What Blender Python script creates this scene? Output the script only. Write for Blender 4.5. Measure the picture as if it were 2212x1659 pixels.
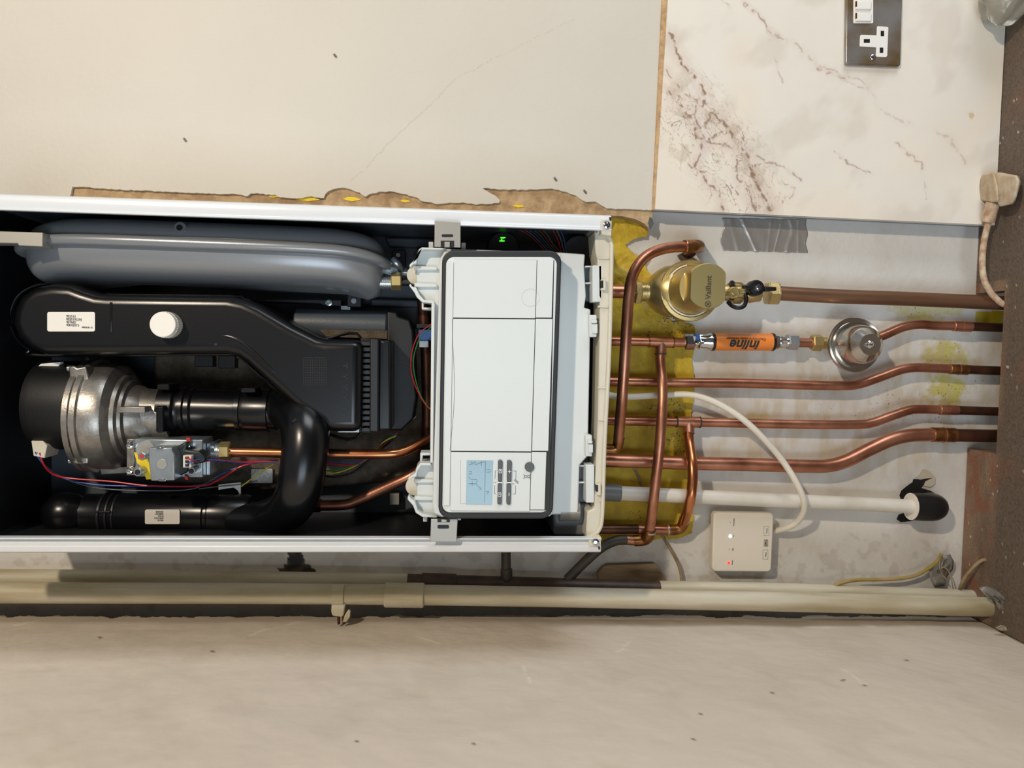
import bpy, bmesh, math, random
import numpy as np
from mathutils import Vector, Matrix, noise as mnoise
random.seed(7)
C = bpy.context.scene.collection
for o in list(bpy.data.objects): bpy.data.objects.remove(o)

# ------------------------------------------------------------------ camera
F = 1640.0; CX, CY = 1106.0, 829.5; D = 1.22      # focal length in pixels, camera 1.22 m off the wall
def rotm(w):
    w = np.array(w, float); th = np.linalg.norm(w); k = w/th
    K = np.array([[0,-k[2],k[1]],[k[2],0,-k[0]],[-k[1],k[0],0]])
    return np.eye(3)+math.sin(th)*K+(1-math.cos(th))*K@K
RM = rotm([0.04198,-0.07688,0.02579])
E1, E2, E3 = RM[:,0], RM[:,1], RM[:,2]            # image directions of world down, world left, into the wall
ZC = 1.70
CAM = Vector((0,-D,ZC))
def ray(u,v):
    c = np.array([u-CX, v-CY, F])
    return Vector((-float(c@E2), float(c@E3), -float(c@E1)))
def P(u,v,d=0.0):                                  # a point seen at (u,v), d metres in front of the wall
    r = ray(u,v); t = (D-d)/r.y
    return CAM + r*t
ZC += 0.9 - P(2082,1100,0).z; CAM = Vector((0,-D,ZC))   # the worktop is at 0.90 m
def rp(px,d=0.0): return px*(D-d)/F
cam_d = bpy.data.cameras.new('camera'); cam = bpy.data.objects.new('camera', cam_d); C.objects.link(cam)
cam_d.sensor_fit = 'HORIZONTAL'; cam_d.sensor_width = 36.0; cam_d.lens = 36.0*F/2212.0; cam_d.clip_start = 0.01
def w_of(c):                                       # camera-image direction to world direction
    c = np.array(c, float); return Vector((-float(c@E2), float(c@E3), -float(c@E1)))
cr, cu, cb = w_of((1,0,0)), w_of((0,-1,0)), w_of((0,0,-1))
cam.matrix_world = Matrix(((cr.x,cu.x,cb.x,CAM.x),(cr.y,cu.y,cb.y,CAM.y),(cr.z,cu.z,cb.z,CAM.z),(0,0,0,1)))
bpy.context.scene.camera = cam

# ------------------------------------------------------------------ world, lights, exposure
sc = bpy.context.scene
sc.view_settings.view_transform = 'Standard'; sc.view_settings.look = 'None'
sc.view_settings.gamma = 1.0; sc.view_settings.exposure = 0.0; sc.view_settings.use_curve_mapping = False
wd = bpy.data.worlds.new('room_ambience'); sc.world = wd; wd.use_nodes = True
wn = wd.node_tree.nodes; wl = wd.node_tree.links
bg = wn['Background']; tc = wn.new('ShaderNodeTexCoord'); sx = wn.new('ShaderNodeSeparateXYZ'); rmp = wn.new('ShaderNodeValToRGB')
mp = wn.new('ShaderNodeMapRange'); mp.inputs[1].default_value = -1; mp.inputs[2].default_value = 1
wl.new(tc.outputs['Generated'], sx.inputs[0]); wl.new(sx.outputs['Z'], mp.inputs[0]); wl.new(mp.outputs[0], rmp.inputs[0]); wl.new(rmp.outputs[0], bg.inputs[0])
e = rmp.color_ramp.elements
e[0].position = 0.25; e[0].color = (0.10,0.085,0.07,1); e[1].position = 0.8; e[1].color = (0.55,0.56,0.58,1)
m_ = e.new(0.5); m_.color = (0.22,0.22,0.23,1)
bg.inputs[1].default_value = 0.42
def light(name, kind, loc, target, energy, color, size, size_y=None):
    L = bpy.data.lights.new(name, kind); L.energy = energy; L.color = color
    if kind == 'AREA':
        L.size = size
        if size_y: L.shape = 'RECTANGLE'; L.size_y = size_y
    else: L.shadow_soft_size = size
    o = bpy.data.objects.new(name, L); C.objects.link(o); o.location = loc
    o.rotation_euler = (Vector(target)-Vector(loc)).to_track_quat('-Z','Y').to_euler()
    return o
light('ceiling_lamp', 'POINT', (1.02,-2.0,ZC+1.05), (0,0,ZC), 124, (1.0,0.85,0.68), 0.05)
light('window_daylight', 'AREA', (-0.95,-2.6,ZC-0.15), (0.0,0,ZC-0.1), 28, (0.74,0.87,1.0), 1.1, 1.3)

light('side_fill', 'AREA', (2.3,-1.1,ZC-0.55), (-0.4,-0.35,ZC-0.45), 30, (0.90,0.95,1.0), 1.0, 1.4)  # added cool fill that brightens the left wall, from an unseen source

# ------------------------------------------------------------------ materials
def lin(c): 
    return tuple(((x/255.)/12.92 if x/255. <= 0.04045 else ((x/255.+0.055)/1.055)**2.4) for x in c)
M = {}
def mat(name, rgb, rough=0.5, metal=0.0, bump=0.0, bscale=200, var=0.0, vscale=20, rgb2=None, spec=0.5, coat=0.0, attr=False, emit=0, rvar=0.0, stretch=None, trans=0.0, alpha=1.0):
    m = bpy.data.materials.new(name); m.use_nodes = True; nt = m.node_tree; b = nt.nodes['Principled BSDF']
    b.inputs['Roughness'].default_value = rough; b.inputs['Metallic'].default_value = metal
    b.inputs['Specular IOR Level'].default_value = spec; b.inputs['Coat Weight'].default_value = coat
    b.inputs['Coat Roughness'].default_value = 0.15
    if trans: b.inputs['Transmission Weight'].default_value = trans
    b.inputs['Alpha'].default_value = alpha
    c = lin(rgb)+(1,)
    t = nt.nodes.new('ShaderNodeTexCoord'); mpn = nt.nodes.new('ShaderNodeMapping'); nt.links.new(t.outputs['Object'], mpn.inputs[0])
    if stretch: mpn.inputs['Scale'].default_value = stretch
    src = None
    if attr:
        a = nt.nodes.new('ShaderNodeVertexColor'); a.layer_name = 'Col'; src = a.outputs['Color']
    if var or rgb2:
        n = nt.nodes.new('ShaderNodeTexNoise'); n.inputs['Scale'].default_value = vscale; n.inputs['Detail'].default_value = 6
        nt.links.new(mpn.outputs[0], n.inputs['Vector'])
        r = nt.nodes.new('ShaderNodeValToRGB'); nt.links.new(n.outputs['Fac'], r.inputs[0])
        r.color_ramp.elements[0].position = 0.35; r.color_ramp.elements[1].position = 0.65
        if attr:
            k = 1-var
            r.color_ramp.elements[0].color = (k,k,k,1); r.color_ramp.elements[1].color = (1,1,1,1)
            mx = nt.nodes.new('ShaderNodeMix'); mx.data_type = 'RGBA'; mx.blend_type = 'MULTIPLY'; mx.inputs[0].default_value = 1
            nt.links.new(src, mx.inputs[6]); nt.links.new(r.outputs[0], mx.inputs[7]); src = mx.outputs[2]
        else:
            c2 = lin(rgb2)+(1,) if rgb2 else tuple(x*(1-var) for x in c[:3])+(1,)
            r.color_ramp.elements[0].color = c2; r.color_ramp.elements[1].color = c; src = r.outputs[0]
        if rvar:
            mr = nt.nodes.new('ShaderNodeMapRange'); mr.inputs[3].default_value = rough-rvar; mr.inputs[4].default_value = rough+rvar
            nt.links.new(n.outputs['Fac'], mr.inputs[0]); nt.links.new(mr.outputs[0], b.inputs['Roughness'])
    if attr:                                     # small dark specks where the map's fourth channel asks for them
        n3 = nt.nodes.new('ShaderNodeTexNoise'); n3.inputs['Scale'].default_value = 330; n3.inputs['Detail'].default_value = 3; n3.inputs['Distortion'].default_value = 0.6
        nt.links.new(mpn.outputs[0], n3.inputs['Vector'])
        md = nt.nodes.new('ShaderNodeMath'); md.operation = 'MULTIPLY_ADD'; md.inputs[1].default_value = -0.34
        nt.links.new(a.outputs['Alpha'], md.inputs[0]); nt.links.new(n3.outputs['Fac'], md.inputs[2])
        mr3 = nt.nodes.new('ShaderNodeMapRange'); mr3.inputs[1].default_value = 0.50; mr3.inputs[2].default_value = 0.56; nt.links.new(md.outputs[0], mr3.inputs[0])
        mx3 = nt.nodes.new('ShaderNodeMix'); mx3.data_type = 'RGBA'; nt.links.new(mr3.outputs[0], mx3.inputs[0]); nt.links.new(src, mx3.inputs[6]); mx3.inputs[7].default_value = lin((84,70,54))+(1,); src = mx3.outputs[2]
    if src: nt.links.new(src, b.inputs['Base Color'])
    else: b.inputs['Base Color'].default_value = c
    if bump:
        n2 = nt.nodes.new('ShaderNodeTexNoise'); n2.inputs['Scale'].default_value = bscale; n2.inputs['Detail'].default_value = 5
        nt.links.new(mpn.outputs[0], n2.inputs['Vector'])
        bp = nt.nodes.new('ShaderNodeBump'); bp.inputs['Strength'].default_value = bump; bp.inputs['Distance'].default_value = 0.002
        nt.links.new(n2.outputs['Fac'], bp.inputs['Height']); nt.links.new(bp.outputs[0], b.inputs['Normal'])
    if emit:
        b.inputs['Emission Color'].default_value = c; b.inputs['Emission Strength'].default_value = emit
    M[name] = m; return m
mat('wall_paint', (214,206,192), 0.62, bump=0.5, bscale=90, attr=True, var=0.06, vscale=9)
mat('upper_paint', (214,208,194), 0.52, spec=0.35, bump=0.22, bscale=120, attr=True, var=0.03, vscale=7)
mat('side_paint', (205,196,182), 0.6, bump=0.35, bscale=40, attr=True, var=0.05, vscale=6)
mat('marble', (230,222,208), 0.28, attr=True, var=0.03, vscale=14)
mat('plaster', (196,168,130), 0.85, bump=0.8, bscale=200, rgb2=(158,130,96), vscale=60)
mat('yellow_paint', (200,170,40), 0.6, bump=1.0, bscale=70, attr=True, var=0.12, vscale=60)
mat('shade_and_old_paint', (128,140,152), 0.8, bump=0.4, bscale=80, rgb2=(150,156,160), vscale=12)  # shade under the marble slab put into the colour, with old blue-grey paint
mat('grout', (198,166,124), 0.85, bump=0.6, bscale=300, rgb2=(170,136,98), vscale=90)
mat('worktop', (120,104,92), 0.7, bump=0.8, bscale=500, attr=True, var=0.25, vscale=260)
mat('white_enamel', (224,228,230), 0.22, spec=0.5, coat=0.3)
mat('black_lining', (20,22,24), 0.45)
mat('grey_lining', (74,82,90), 0.42, bump=0.1, bscale=300)
mat('vessel_paint', (142,146,150), 0.32, metal=0.3, bump=0.04, bscale=500, coat=0.25)
mat('black_plastic', (12,13,15), 0.27, bump=0.02, bscale=500)
mat('black_matte', (13,13,14), 0.5, bump=0.08, bscale=600)
mat('soft_black', (26,28,30), 0.42, bump=0.05, bscale=400)
mat('cast_alu', (176,172,164), 0.38, metal=0.85, bump=0.14, bscale=260, rgb2=(140,136,130), vscale=40)
mat('cast_rough', (112,100,84), 0.6, metal=0.4, bump=0.8, bscale=500, rgb2=(86,76,64), vscale=80)
mat('zinc', (186,194,198), 0.3, metal=0.8, bump=0.05, bscale=200, rgb2=(160,168,172), vscale=30)
mat('bracket_steel', (168,166,158), 0.45, metal=0.55)
mat('steel', (205,200,192), 0.2, metal=1.0)
mat('chrome', (215,218,222), 0.1, metal=1.0, bump=0.02)
mat('smudged_chrome', (156,156,156), 0.26, metal=0.55, rgb2=(126,104,70), vscale=16)
mat('brass', (208,188,134), 0.36, metal=0.85, bump=0.25, bscale=700, rgb2=(186,164,108), vscale=20)
mat('brass_smooth', (212,192,132), 0.36, metal=0.85)
mat('copper', (204,144,116), 0.36, metal=0.9, rgb2=(160,104,80), vscale=22, bump=0.04, rvar=0.12)
mat('copper_bright', (222,152,104), 0.26, metal=0.95, rgb2=(180,110,72), vscale=16)
mat('copper_dark', (104,66,48), 0.42, metal=0.75, rgb2=(66,46,36), vscale=30)
mat('copper_brown', (150,112,86), 0.4, metal=0.7, rgb2=(116,86,66), vscale=16, stretch=(1,1,.3))
mat('fitting_tarnish', (178,126,76), 0.32, metal=0.9, rgb2=(120,78,46), vscale=60)
mat('solder', (196,192,184), 0.35, metal=0.9)
mat('lead_dark', (52,48,42), 0.5, rgb2=(76,66,52), vscale=30)
mat('panel_white', (218,224,222), 0.42, bump=0.04, bscale=900)
mat('cream_plastic', (214,208,190), 0.42)
mat('body_white', (216,221,219), 0.38)
mat('gasket', (36,39,41), 0.55)
mat('button_grey', (84,90,90), 0.5)
mat('ink', (40,42,42), 0.6)
mat('ink_soft', (110,108,98), 0.7)
mat('mark_grey', (176,180,178), 0.6)
mat('print_white', (240,242,240), 0.5)
mat('display', (96,136,148), 0.12, coat=0.6)
mat('display_ink', (62,96,110), 0.3)
mat('sticker', (236,232,222), 0.5)
mat('receiver_white', (222,214,198), 0.5)
mat('white_pipe', (226,222,212), 0.38, rgb2=(204,198,184), vscale=14)
mat('grey_coupling', (108,112,112), 0.4)
mat('painted_pipe', (208,203,184), 0.45, bump=0.35, bscale=90, rgb2=(168,156,122), vscale=34, stretch=(1,1,.12))
mat('bare_iron', (84,60,44), 0.5, rgb2=(54,42,34), vscale=30)
mat('cable_white', (224,218,202), 0.4)
mat('cable_old', (168,148,112), 0.6, rgb2=(120,100,70), vscale=40)
mat('cable_green', (150,130,40), 0.6, rgb2=(176,150,108), vscale=25)
mat('wire_red', (190,30,40), 0.35); mat('wire_blue', (50,80,160), 0.35); mat('wire_grey', (110,112,116), 0.4)
mat('wire_yellow', (210,190,50), 0.4); mat('wire_green', (40,120,60), 0.4); mat('wire_black', (22,22,24), 0.4)
mat('orange_label', (232,132,50), 0.42, coat=0.15)
mat('rubber', (22,22,24), 0.35)
mat('duct_tape', (176,172,166), 0.33, metal=0.5, bump=0.5, bscale=25, stretch=(.3,1,1.6))
mat('yellow_tag', (236,206,30), 0.5)
mat('red_paint', (190,50,40), 0.5)
mat('blue_plastic', (50,90,160), 0.4)
mat('coil_black', (24,34,34), 0.4)
mat('led_green', (90,255,60), emit=1.0); mat('led_red', (255,40,30), emit=3.5); mat('led_white', (210,230,255), emit=6.0)
mat('timber', (206,180,140), 0.8, bump=0.6, bscale=120, rgb2=(118,92,62), vscale=30, stretch=(1,1,.2))
mat('dirty_plug', (196,184,160), 0.6, bump=0.4, bscale=200, rgb2=(178,150,118), vscale=60)
mat('dusty_cable', (206,188,162), 0.6, bump=0.2, bscale=300, rgb2=(170,130,100), vscale=90)
mat('cloudy_plastic', (190,186,172), 0.25, trans=0.6)
mat('film', (128,124,116), 0.3, bump=0.6, bscale=60)
mat('dark_hole', (22,22,20), 0.9, bump=1.0, bscale=60)
mat('flake', (196,186,164), 0.7)
mat('socket_white', (236,234,228), 0.35)

# ------------------------------------------------------------------ builders
def img(dr):                       # image direction -> world direction in the wall plane
    return {'R':Vector((0,0,-1)),'L':Vector((0,0,1)),'U':Vector((1,0,0)),'D':Vector((-1,0,0))}[dr]
OUT = Vector((0,-1,0))
class B:
    def __init__(s): s.bm = bmesh.new()
    def ring(s, pts): return [s.bm.verts.new(p) for p in pts]
    def bridge(s, a, b):
        n = len(a)
        for i in range(n): s.bm.faces.new((a[i],a[(i+1)%n],b[(i+1)%n],b[i]))
    def lathe(s, o, axis, prof, seg=40, caps=True, rot=0.0, sx=1.0, sy=1.0):
        a = Vector(axis).normalized(); t = Vector((0,0,1)) if abs(a.z) < .9 else Vector((1,0,0))
        x = a.cross(t).normalized(); y = a.cross(x); o = Vector(o); prev = None
        for i,(r,h) in enumerate(prof):
            r = max(r,1e-5)
            rg = s.ring([o+a*h+x*(sx*r*math.cos(rot+2*math.pi*k/seg))+y*(sy*r*math.sin(rot+2*math.pi*k/seg)) for k in range(seg)])
            if prev: s.bridge(prev, rg)
            elif caps: s.bm.faces.new(rg[::-1])
            prev = rg
        if caps: s.bm.faces.new(prev)
        return s
    def cyl(s, a, b, r, seg=24, r2=None, ch=0.0):
        a = Vector(a); b = Vector(b); L = (b-a).length; r2 = r if r2 is None else r2
        pr = [(r-ch,0),(r,ch),(r2,L-ch),(r2-ch,L)] if ch else [(r,0),(r2,L)]
        return s.lathe(a, b-a, pr, seg)
    def nut(s, a, b, r, rot=0.0):
        a = Vector(a); b = Vector(b); L = (b-a).length; c = r*.12
        return s.lathe(a, b-a, [(r-c,0),(r,c),(r,L-c),(r-c,L)], 6, rot=rot)
    def tube(s, pts, r, seg=16, sub=8, straight=False, caps=True, radii=None):
        pts = [Vector(p) for p in pts]; path = []; rad = []
        if straight or len(pts) < 3:
            path = pts; rad = radii or [r]*len(pts)
        else:
            q = [pts[0]*2-pts[1]]+pts+[pts[-1]*2-pts[-2]]; rr = radii or [r]*len(pts)
            for i in range(1,len(q)-2):
                for k in range(sub):
                    t = k/sub; a,b_,c,d_ = q[i-1],q[i],q[i+1],q[i+2]
                    path.append(0.5*((2*b_)+(c-a)*t+(2*a-5*b_+4*c-d_)*t*t+(3*b_-a-3*c+d_)*t**3))
                    rad.append(rr[i-1]*(1-t)+rr[i]*t)
            path.append(pts[-1]); rad.append(rr[-1])
        prev = None; nx = None
        for i,p in enumerate(path):
            tg = (path[min(i+1,len(path)-1)]-path[max(i-1,0)]).normalized()
            if nx is None:
                nx = tg.cross(Vector((.31,.17,.93)) if abs(tg.z) < .9 else Vector((1,.1,0))).normalized()
            nx = (nx-tg*nx.dot(tg)).normalized(); ny = tg.cross(nx)
            rg = s.ring([p+nx*(rad[i]*math.cos(2*math.pi*k/seg))+ny*(rad[i]*math.sin(2*math.pi*k/seg)) for k in range(seg)])
            if prev: s.bridge(prev, rg)
            elif caps: s.bm.faces.new(rg[::-1])
            prev = rg
        if caps: s.bm.faces.new(prev)
        return s
    def prism(s, px, df, db):       # outline seen in the photo at depth df, extruded straight back to db
        f = [P(u,v,df) for u,v in px]; bk = [Vector((p.x,-db,p.z)) for p in f]
        a = s.ring(f); b = s.ring(bk)
        s.bm.faces.new(a); s.bm.faces.new(b[::-1]); s.bridge(b, a); return s
    def rect(s, u0,v0,u1,v1, df, db):
        return s.prism([(u0,v0),(u1,v0),(u1,v1),(u0,v1)], df, db)
    def rrect(s, u0,v0,u1,v1, r, df, db, n=6):
        pts = []
        for cx_,cy_,a0 in ((u1-r,v0+r,-90),(u1-r,v1-r,0),(u0+r,v1-r,90),(u0+r,v0+r,180)):
            for k in range(n+1):
                a = math.radians(a0+90*k/n); pts.append((cx_+r*math.cos(a), cy_+r*math.sin(a)))
        return s.prism(pts, df, db)
    def disc(s, u,v,rpx, df, db, seg=32, ch=0.0):
        p = P(u,v,df); q = Vector((p.x,-db,p.z)); return s.cyl(q, p, rp(rpx,df), seg, ch=ch)
    def box(s, c, sz, m=None):
        c = Vector(c); r = bmesh.ops.create_cube(s.bm, size=1)
        for v in r['verts']:
            q = Vector((v.co.x*sz[0],v.co.y*sz[1],v.co.z*sz[2])); v.co = c+(m@q if m else q)
        return s
    def strip(s, px, w, d, th=0.0004):   # thin printed or raised line along image points
        for (u0,v0),(u1,v1) in zip(px[:-1],px[1:]):
            L = math.hypot(u1-u0,v1-v0) or 1; nx,ny = -(v1-v0)/L*w/2,(u1-u0)/L*w/2
            s.prism([(u0+nx,v0+ny),(u1+nx,v1+ny),(u1-nx,v1-ny),(u0-nx,v0-ny)], d+th, d)
        return s
    def build(s, name, m, parent=None, bev=0.0, seg=2, sharp=35, label=None, subsurf=0):
        bmesh.ops.recalc_face_normals(s.bm, faces=s.bm.faces)
        me = bpy.data.meshes.new(name); s.bm.to_mesh(me); s.bm.free()
        for p in me.polygons: p.use_smooth = True
        me.set_sharp_from_angle(angle=math.radians(sharp))
        me.materials.append(M[m]); return link(name, me, parent, bev, seg, label, subsurf)
def link(name, me, parent=None, bev=0, seg=2, label=None, subsurf=0):
    o = bpy.data.objects.new(name, me); C.objects.link(o)
    if bev:
        b = o.modifiers.new('bevel','BEVEL'); b.width = bev; b.segments = seg; b.limit_method = 'ANGLE'; b.angle_limit = math.radians(40); b.harden_normals = False
    if subsurf:
        q = o.modifiers.new('sub','SUBSURF'); q.levels = subsurf; q.render_levels = subsurf
    if parent:
        o.parent = parent
        if parent.type == 'EMPTY': o.matrix_parent_inverse = Matrix.Translation(parent.location).inverted()
    if label: o['label'] = label
    return o
def thing(name, label, cat, loc, group=None):
    o = bpy.data.objects.new(name, None); C.objects.link(o); o.location = loc; o.empty_display_size = .02
    return tag(o, label, cat, group)
def tag(o, label, cat, group=None):
    o['label'] = label; o['category'] = cat
    if group: o['group'] = group
    return o
def text(name, s, u,v,d, size, rd, m, parent, bold=0.0, shear=0.0, tilt=0.0, align='CENTER', sx=1.0, depth=0.0002, wrap=None):
    cu_ = bpy.data.curves.new(name,'FONT'); cu_.body = s; cu_.size = 1; cu_.align_x = align; cu_.align_y = 'CENTER'
    cu_.offset = bold; cu_.shear = shear; cu_.extrude = depth/size
    t = bpy.data.objects.new(name, cu_); C.objects.link(t); bpy.context.view_layer.update()
    dg = bpy.context.evaluated_depsgraph_get(); me = bpy.data.meshes.new_from_object(t.evaluated_get(dg))
    bpy.data.objects.remove(t)
    if wrap:
        bm_ = bmesh.new(); bm_.from_mesh(me)
        for k in range(-30,31): bmesh.ops.bisect_plane(bm_, geom=bm_.verts[:]+bm_.edges[:]+bm_.faces[:], plane_co=(0,k*.001/size,0), plane_no=(0,1,0))
        bm_.to_mesh(me); bm_.free()
    X = img(rd); Y = OUT.cross(X)
    R = Matrix.Rotation(math.radians(tilt), 3, OUT); X = R@X; Y = R@Y
    p = P(u,v,d+depth)
    for vv in me.vertices:
        c = vv.co*size
        if wrap:                                   # bent round a cylinder: (axis point, radius)
            ax, r = wrap; q = p+X*(c.x*sx); a = math.atan2(0,1)
            off = c.y+(p-ax).dot(Y); ang = off/r
            base = q-Y*((p-ax).dot(Y)); base = Vector((base.x,ax.y,base.z))
            vv.co = base+Y*((r+depth+c.z*.5)*math.sin(ang))+OUT*((r+depth+c.z*.5)*math.cos(ang))
        else: vv.co = p+X*(c.x*sx)+Y*c.y+OUT*c.z
    me.materials.append(M[m]); me.name = name
    return link(name, me, parent)

# vectorised value noise for the surface colour maps
def vnoise(x, y, seed=0):
    xi = np.floor(x).astype(np.int64); yi = np.floor(y).astype(np.int64); fx = x-xi; fy = y-yi
    fx = fx*fx*(3-2*fx); fy = fy*fy*(3-2*fy)
    def h(a,b):
        n = (a*374761393+b*668265263+seed*982451653)&0x7fffffff; n = ((n^(n>>13))*1274126177)&0x7fffffff
        return ((n^(n>>16))&0xffff)/65535.0
    return (h(xi,yi)*(1-fx)+h(xi+1,yi)*fx)*(1-fy)+(h(xi,yi+1)*(1-fx)+h(xi+1,yi+1)*fx)*fy
def fbm(x, y, sc_, seed=0, o=4):
    t = 0; a = .5; n = 0
    for k in range(o): t = t+a*vnoise(x*sc_*2**k, y*sc_*2**k, seed+k*17); n += a; a *= .5
    return t/n
def sstep(a,b,x): t = np.clip((x-a)/(b-a),0,1); return t*t*(3-2*t)
def proj(x,y,z):                    # world -> photo position, to place stains on their surface
    wx,wy,wz = x-CAM.x,y-CAM.y,z-CAM.z
    c = [-wx*E2[i]+wy*E3[i]-wz*E1[i] for i in range(3)]
    return CX+F*c[0]/c[2], CY+F*c[1]/c[2]
def blend(col, c, m):
    c = np.array(lin(c)); return col*(1-m[:,None])+c*m[:,None]
def segd(u,v,pl):
    d = np.full(u.shape, 1e9)
    for (a,b),(c,e_) in zip(pl[:-1],pl[1:]):
        L = (c-a)**2+(e_-b)**2; t = np.clip(((u-a)*(c-a)+(v-b)*(e_-b))/L,0,1)
        d = np.minimum(d, np.hypot(u-a-t*(c-a), v-b-t*(e_-b)))
    return d
def inside(u,v,pg):
    r = np.zeros(u.shape,bool); n = len(pg)
    for i in range(n):
        (x1,y1),(x2,y2) = pg[i],pg[(i+1)%n]
        cnd = ((y1>v)!=(y2>v))&(u < (x2-x1)*(v-y1)/((y2-y1) or 1e-9)+x1); r ^= cnd
    return r
def ragged(pg, step=6, amp=2.2, seed=1):
    r = random.Random(seed); o = []; n = len(pg)
    for i in range(n):
        (a,b),(c,d) = pg[i],pg[(i+1)%n]; L = math.hypot(c-a,d-b)
        k = max(1,int(L/step)) if L < 500 else 1
        for j in range(k):
            t = j/k; q = amp if (j or 1) and L < 500 else 0; o.append((a+(c-a)*t+r.uniform(-q,q)*.6, b+(d-b)*t+r.uniform(-q,q)))
    return o
def blob(u,v,cx_,cy_,ru,rv): return 1-np.sqrt(((u-cx_)/ru)**2+((v-cy_)/rv)**2)
def surface(name, m, origin, ax, ay, nx, ny, colfn, keep=None, thick=0.0, hfn=None, parent=None, dens=None, snap=None):
    """Grid origin+ax*i+ay*j with a colour map; keep() cuts an outline, thick gives it a real edge."""
    o = np.array(origin); ax = np.array(ax); ay = np.array(ay)
    I,J = np.meshgrid(np.arange(nx+1)/nx, np.arange(ny+1)/ny, indexing='ij')
    p = o+I.reshape(-1,1)*ax+J.reshape(-1,1)*ay
    u,v = proj(p[:,0],p[:,1],p[:,2]); col = colfn(p,u,v)
    nrm = np.cross(ax,ay); nrm = nrm/np.linalg.norm(nrm)
    al = np.ones(len(p)) if dens is None else 1-np.clip(dens(p,u,v),0,1); col = np.concatenate([col,al[:,None]],1)
    if hfn is not None: p = p+nrm*hfn(p,u,v)[:,None]
    idx = np.arange((nx+1)*(ny+1)).reshape(nx+1,ny+1)
    q = np.stack([idx[:-1,:-1],idx[1:,:-1],idx[1:,1:],idx[:-1,1:]],-1).reshape(-1,4)
    if keep is not None:
        kq = keep(p,u,v)[q].all(1); q = q[kq]
    used = np.unique(q); rm = -np.ones(len(p),int); rm[used] = np.arange(len(used)); q = rm[q]; p = p[used]; col = col[used]
    if snap is not None:                          # pull the cut edge onto the exact outline
        pg,dd = snap; cnt = {}
        for f in q.tolist():
            for a_,b_ in zip(f, f[1:]+f[:1]):
                k_ = (min(a_,b_),max(a_,b_)); cnt[k_] = cnt.get(k_,0)+1
        bv = np.array(sorted({i for k_,c_ in cnt.items() if c_ == 1 for i in k_}))
        uu,vv = proj(p[bv,0],p[bv,1],p[bv,2]); bd = np.full(len(bv),1e9); bu = uu.copy(); bw = vv.copy()
        for (a_,b_),(c_,d_) in zip(pg,pg[1:]+pg[:1]):
            L = (c_-a_)**2+(d_-b_)**2 or 1e-9; t = np.clip(((uu-a_)*(c_-a_)+(vv-b_)*(d_-b_))/L,0,1)
            x_,y_ = a_+t*(c_-a_), b_+t*(d_-b_); di = np.hypot(uu-x_,vv-y_); m_ = di < bd; bd[m_] = di[m_]; bu[m_] = x_[m_]; bw[m_] = y_[m_]
        for i,x_,y_,di in zip(bv,bu,bw,bd):
            if di < 7:
                w = P(x_,y_,-p[i,1]); p[i] = (w.x,p[i,1],w.z)
    if thick:
        n0 = len(p); back = q[:,::-1]+n0
        ed = {}
        for f in q.tolist():
            for a,b in zip(f, f[1:]+f[:1]):
                if (b,a) in ed: del ed[(b,a)]
                else: ed[(a,b)] = 1
        side = [(b,a,a+n0,b+n0) for a,b in ed]
        q = np.concatenate([q,back,np.array(side)]); p = np.concatenate([p,p-nrm*thick]); col = np.concatenate([col,col])
    me = bpy.data.meshes.new(name); me.from_pydata(p.tolist(), [], q.tolist())
    at = me.color_attributes.new('Col','FLOAT_COLOR','POINT')
    at.data.foreach_set('color', col.astype(np.float32).ravel())
    for pl in me.polygons: pl.use_smooth = False
    me.materials.append(M[m]); return link(name, me, parent)

# ------------------------------------------------------------------ the setting
XL = P(1100,1327,0.02).x            # plane of the wall on the left
ZT = 0.9
ZTOP = ZC+0.95; XR = 0.95
def back_cols(p,u,v):
    x,z = p[:,0],p[:,2]
    c = np.tile(np.array(lin((218,215,208))),(len(p),1))
    n = fbm(x,z,30,3); c = blend(c,(190,178,156),np.clip((n-.5)*.8,0,.3))
    sp = fbm(x,z,420,5,2); big = fbm(x,z,14,9)
    for cx_,cy_,ru,rv,k in ((2040,770,60,45,.8),(2045,840,55,45,.8),(2010,665,110,26,.5),(1630,905,40,16,.6),(2000,690,60,14,.6)):
        b = blob(u,v,cx_,cy_,ru,rv)+(fbm(x,z,90,21)-.5)*1.3; c = blend(c,(190,180,50),sstep(.05,.6,b)*k)
    # yellow below the worktop line by the brown pipe
    c = blend(c,(196,172,20), ((u>2108)&(v>672)&(v<700))*1.0)
    # dark crumbled plaster left of the casing
    pg = [(622,1180),(650,1180),(662,1212),(692,1236),(715,1244),(600,1244),(596,1232),(620,1218)]
    uu = u+(fbm(x,z,90,41)-.5)*26; vv = v+(fbm(x,z,90,43)-.5)*22
    c = blend(c,(44,42,38), inside(uu,vv,pg)*1.0)
    st = fbm(x*1.0,z,55,51); c = blend(c,(150,132,108), np.clip((st-.58)*3,0,.22)*(v>1150)); c = blend(c,(196,180,148),np.clip((fbm(x,z*2.5,26,57)-.42)*2.2,0,.55)*sstep(1480,1540,u)*sstep(640,760,v)*sstep(1080,960,v))
    # darker brown towards the corner
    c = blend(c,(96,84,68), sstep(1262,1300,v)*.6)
    # torn plaster above the black elbow
    return c
def back_dens(p,u,v):
    x,z = p[:,0],p[:,2]; big = fbm(x,z,14,9)
    d = .22*sstep(.45,.7,big)*(u>1480)+.38*sstep(770,810,v)*sstep(960,900,v)*sstep(1500,1560,u)*sstep(.35,.6,fbm(x,z,30,8))
    for cx_,cy_,ru,rv in ((2040,770,75,55),(2045,840,70,55),(2010,665,130,34),(1480,1158,40,10),(1930,900,160,30),(1500,690,30,30)): d = np.maximum(d,.6*sstep(0,.5,blob(u,v,cx_,cy_,ru,rv)))
    return d
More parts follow.
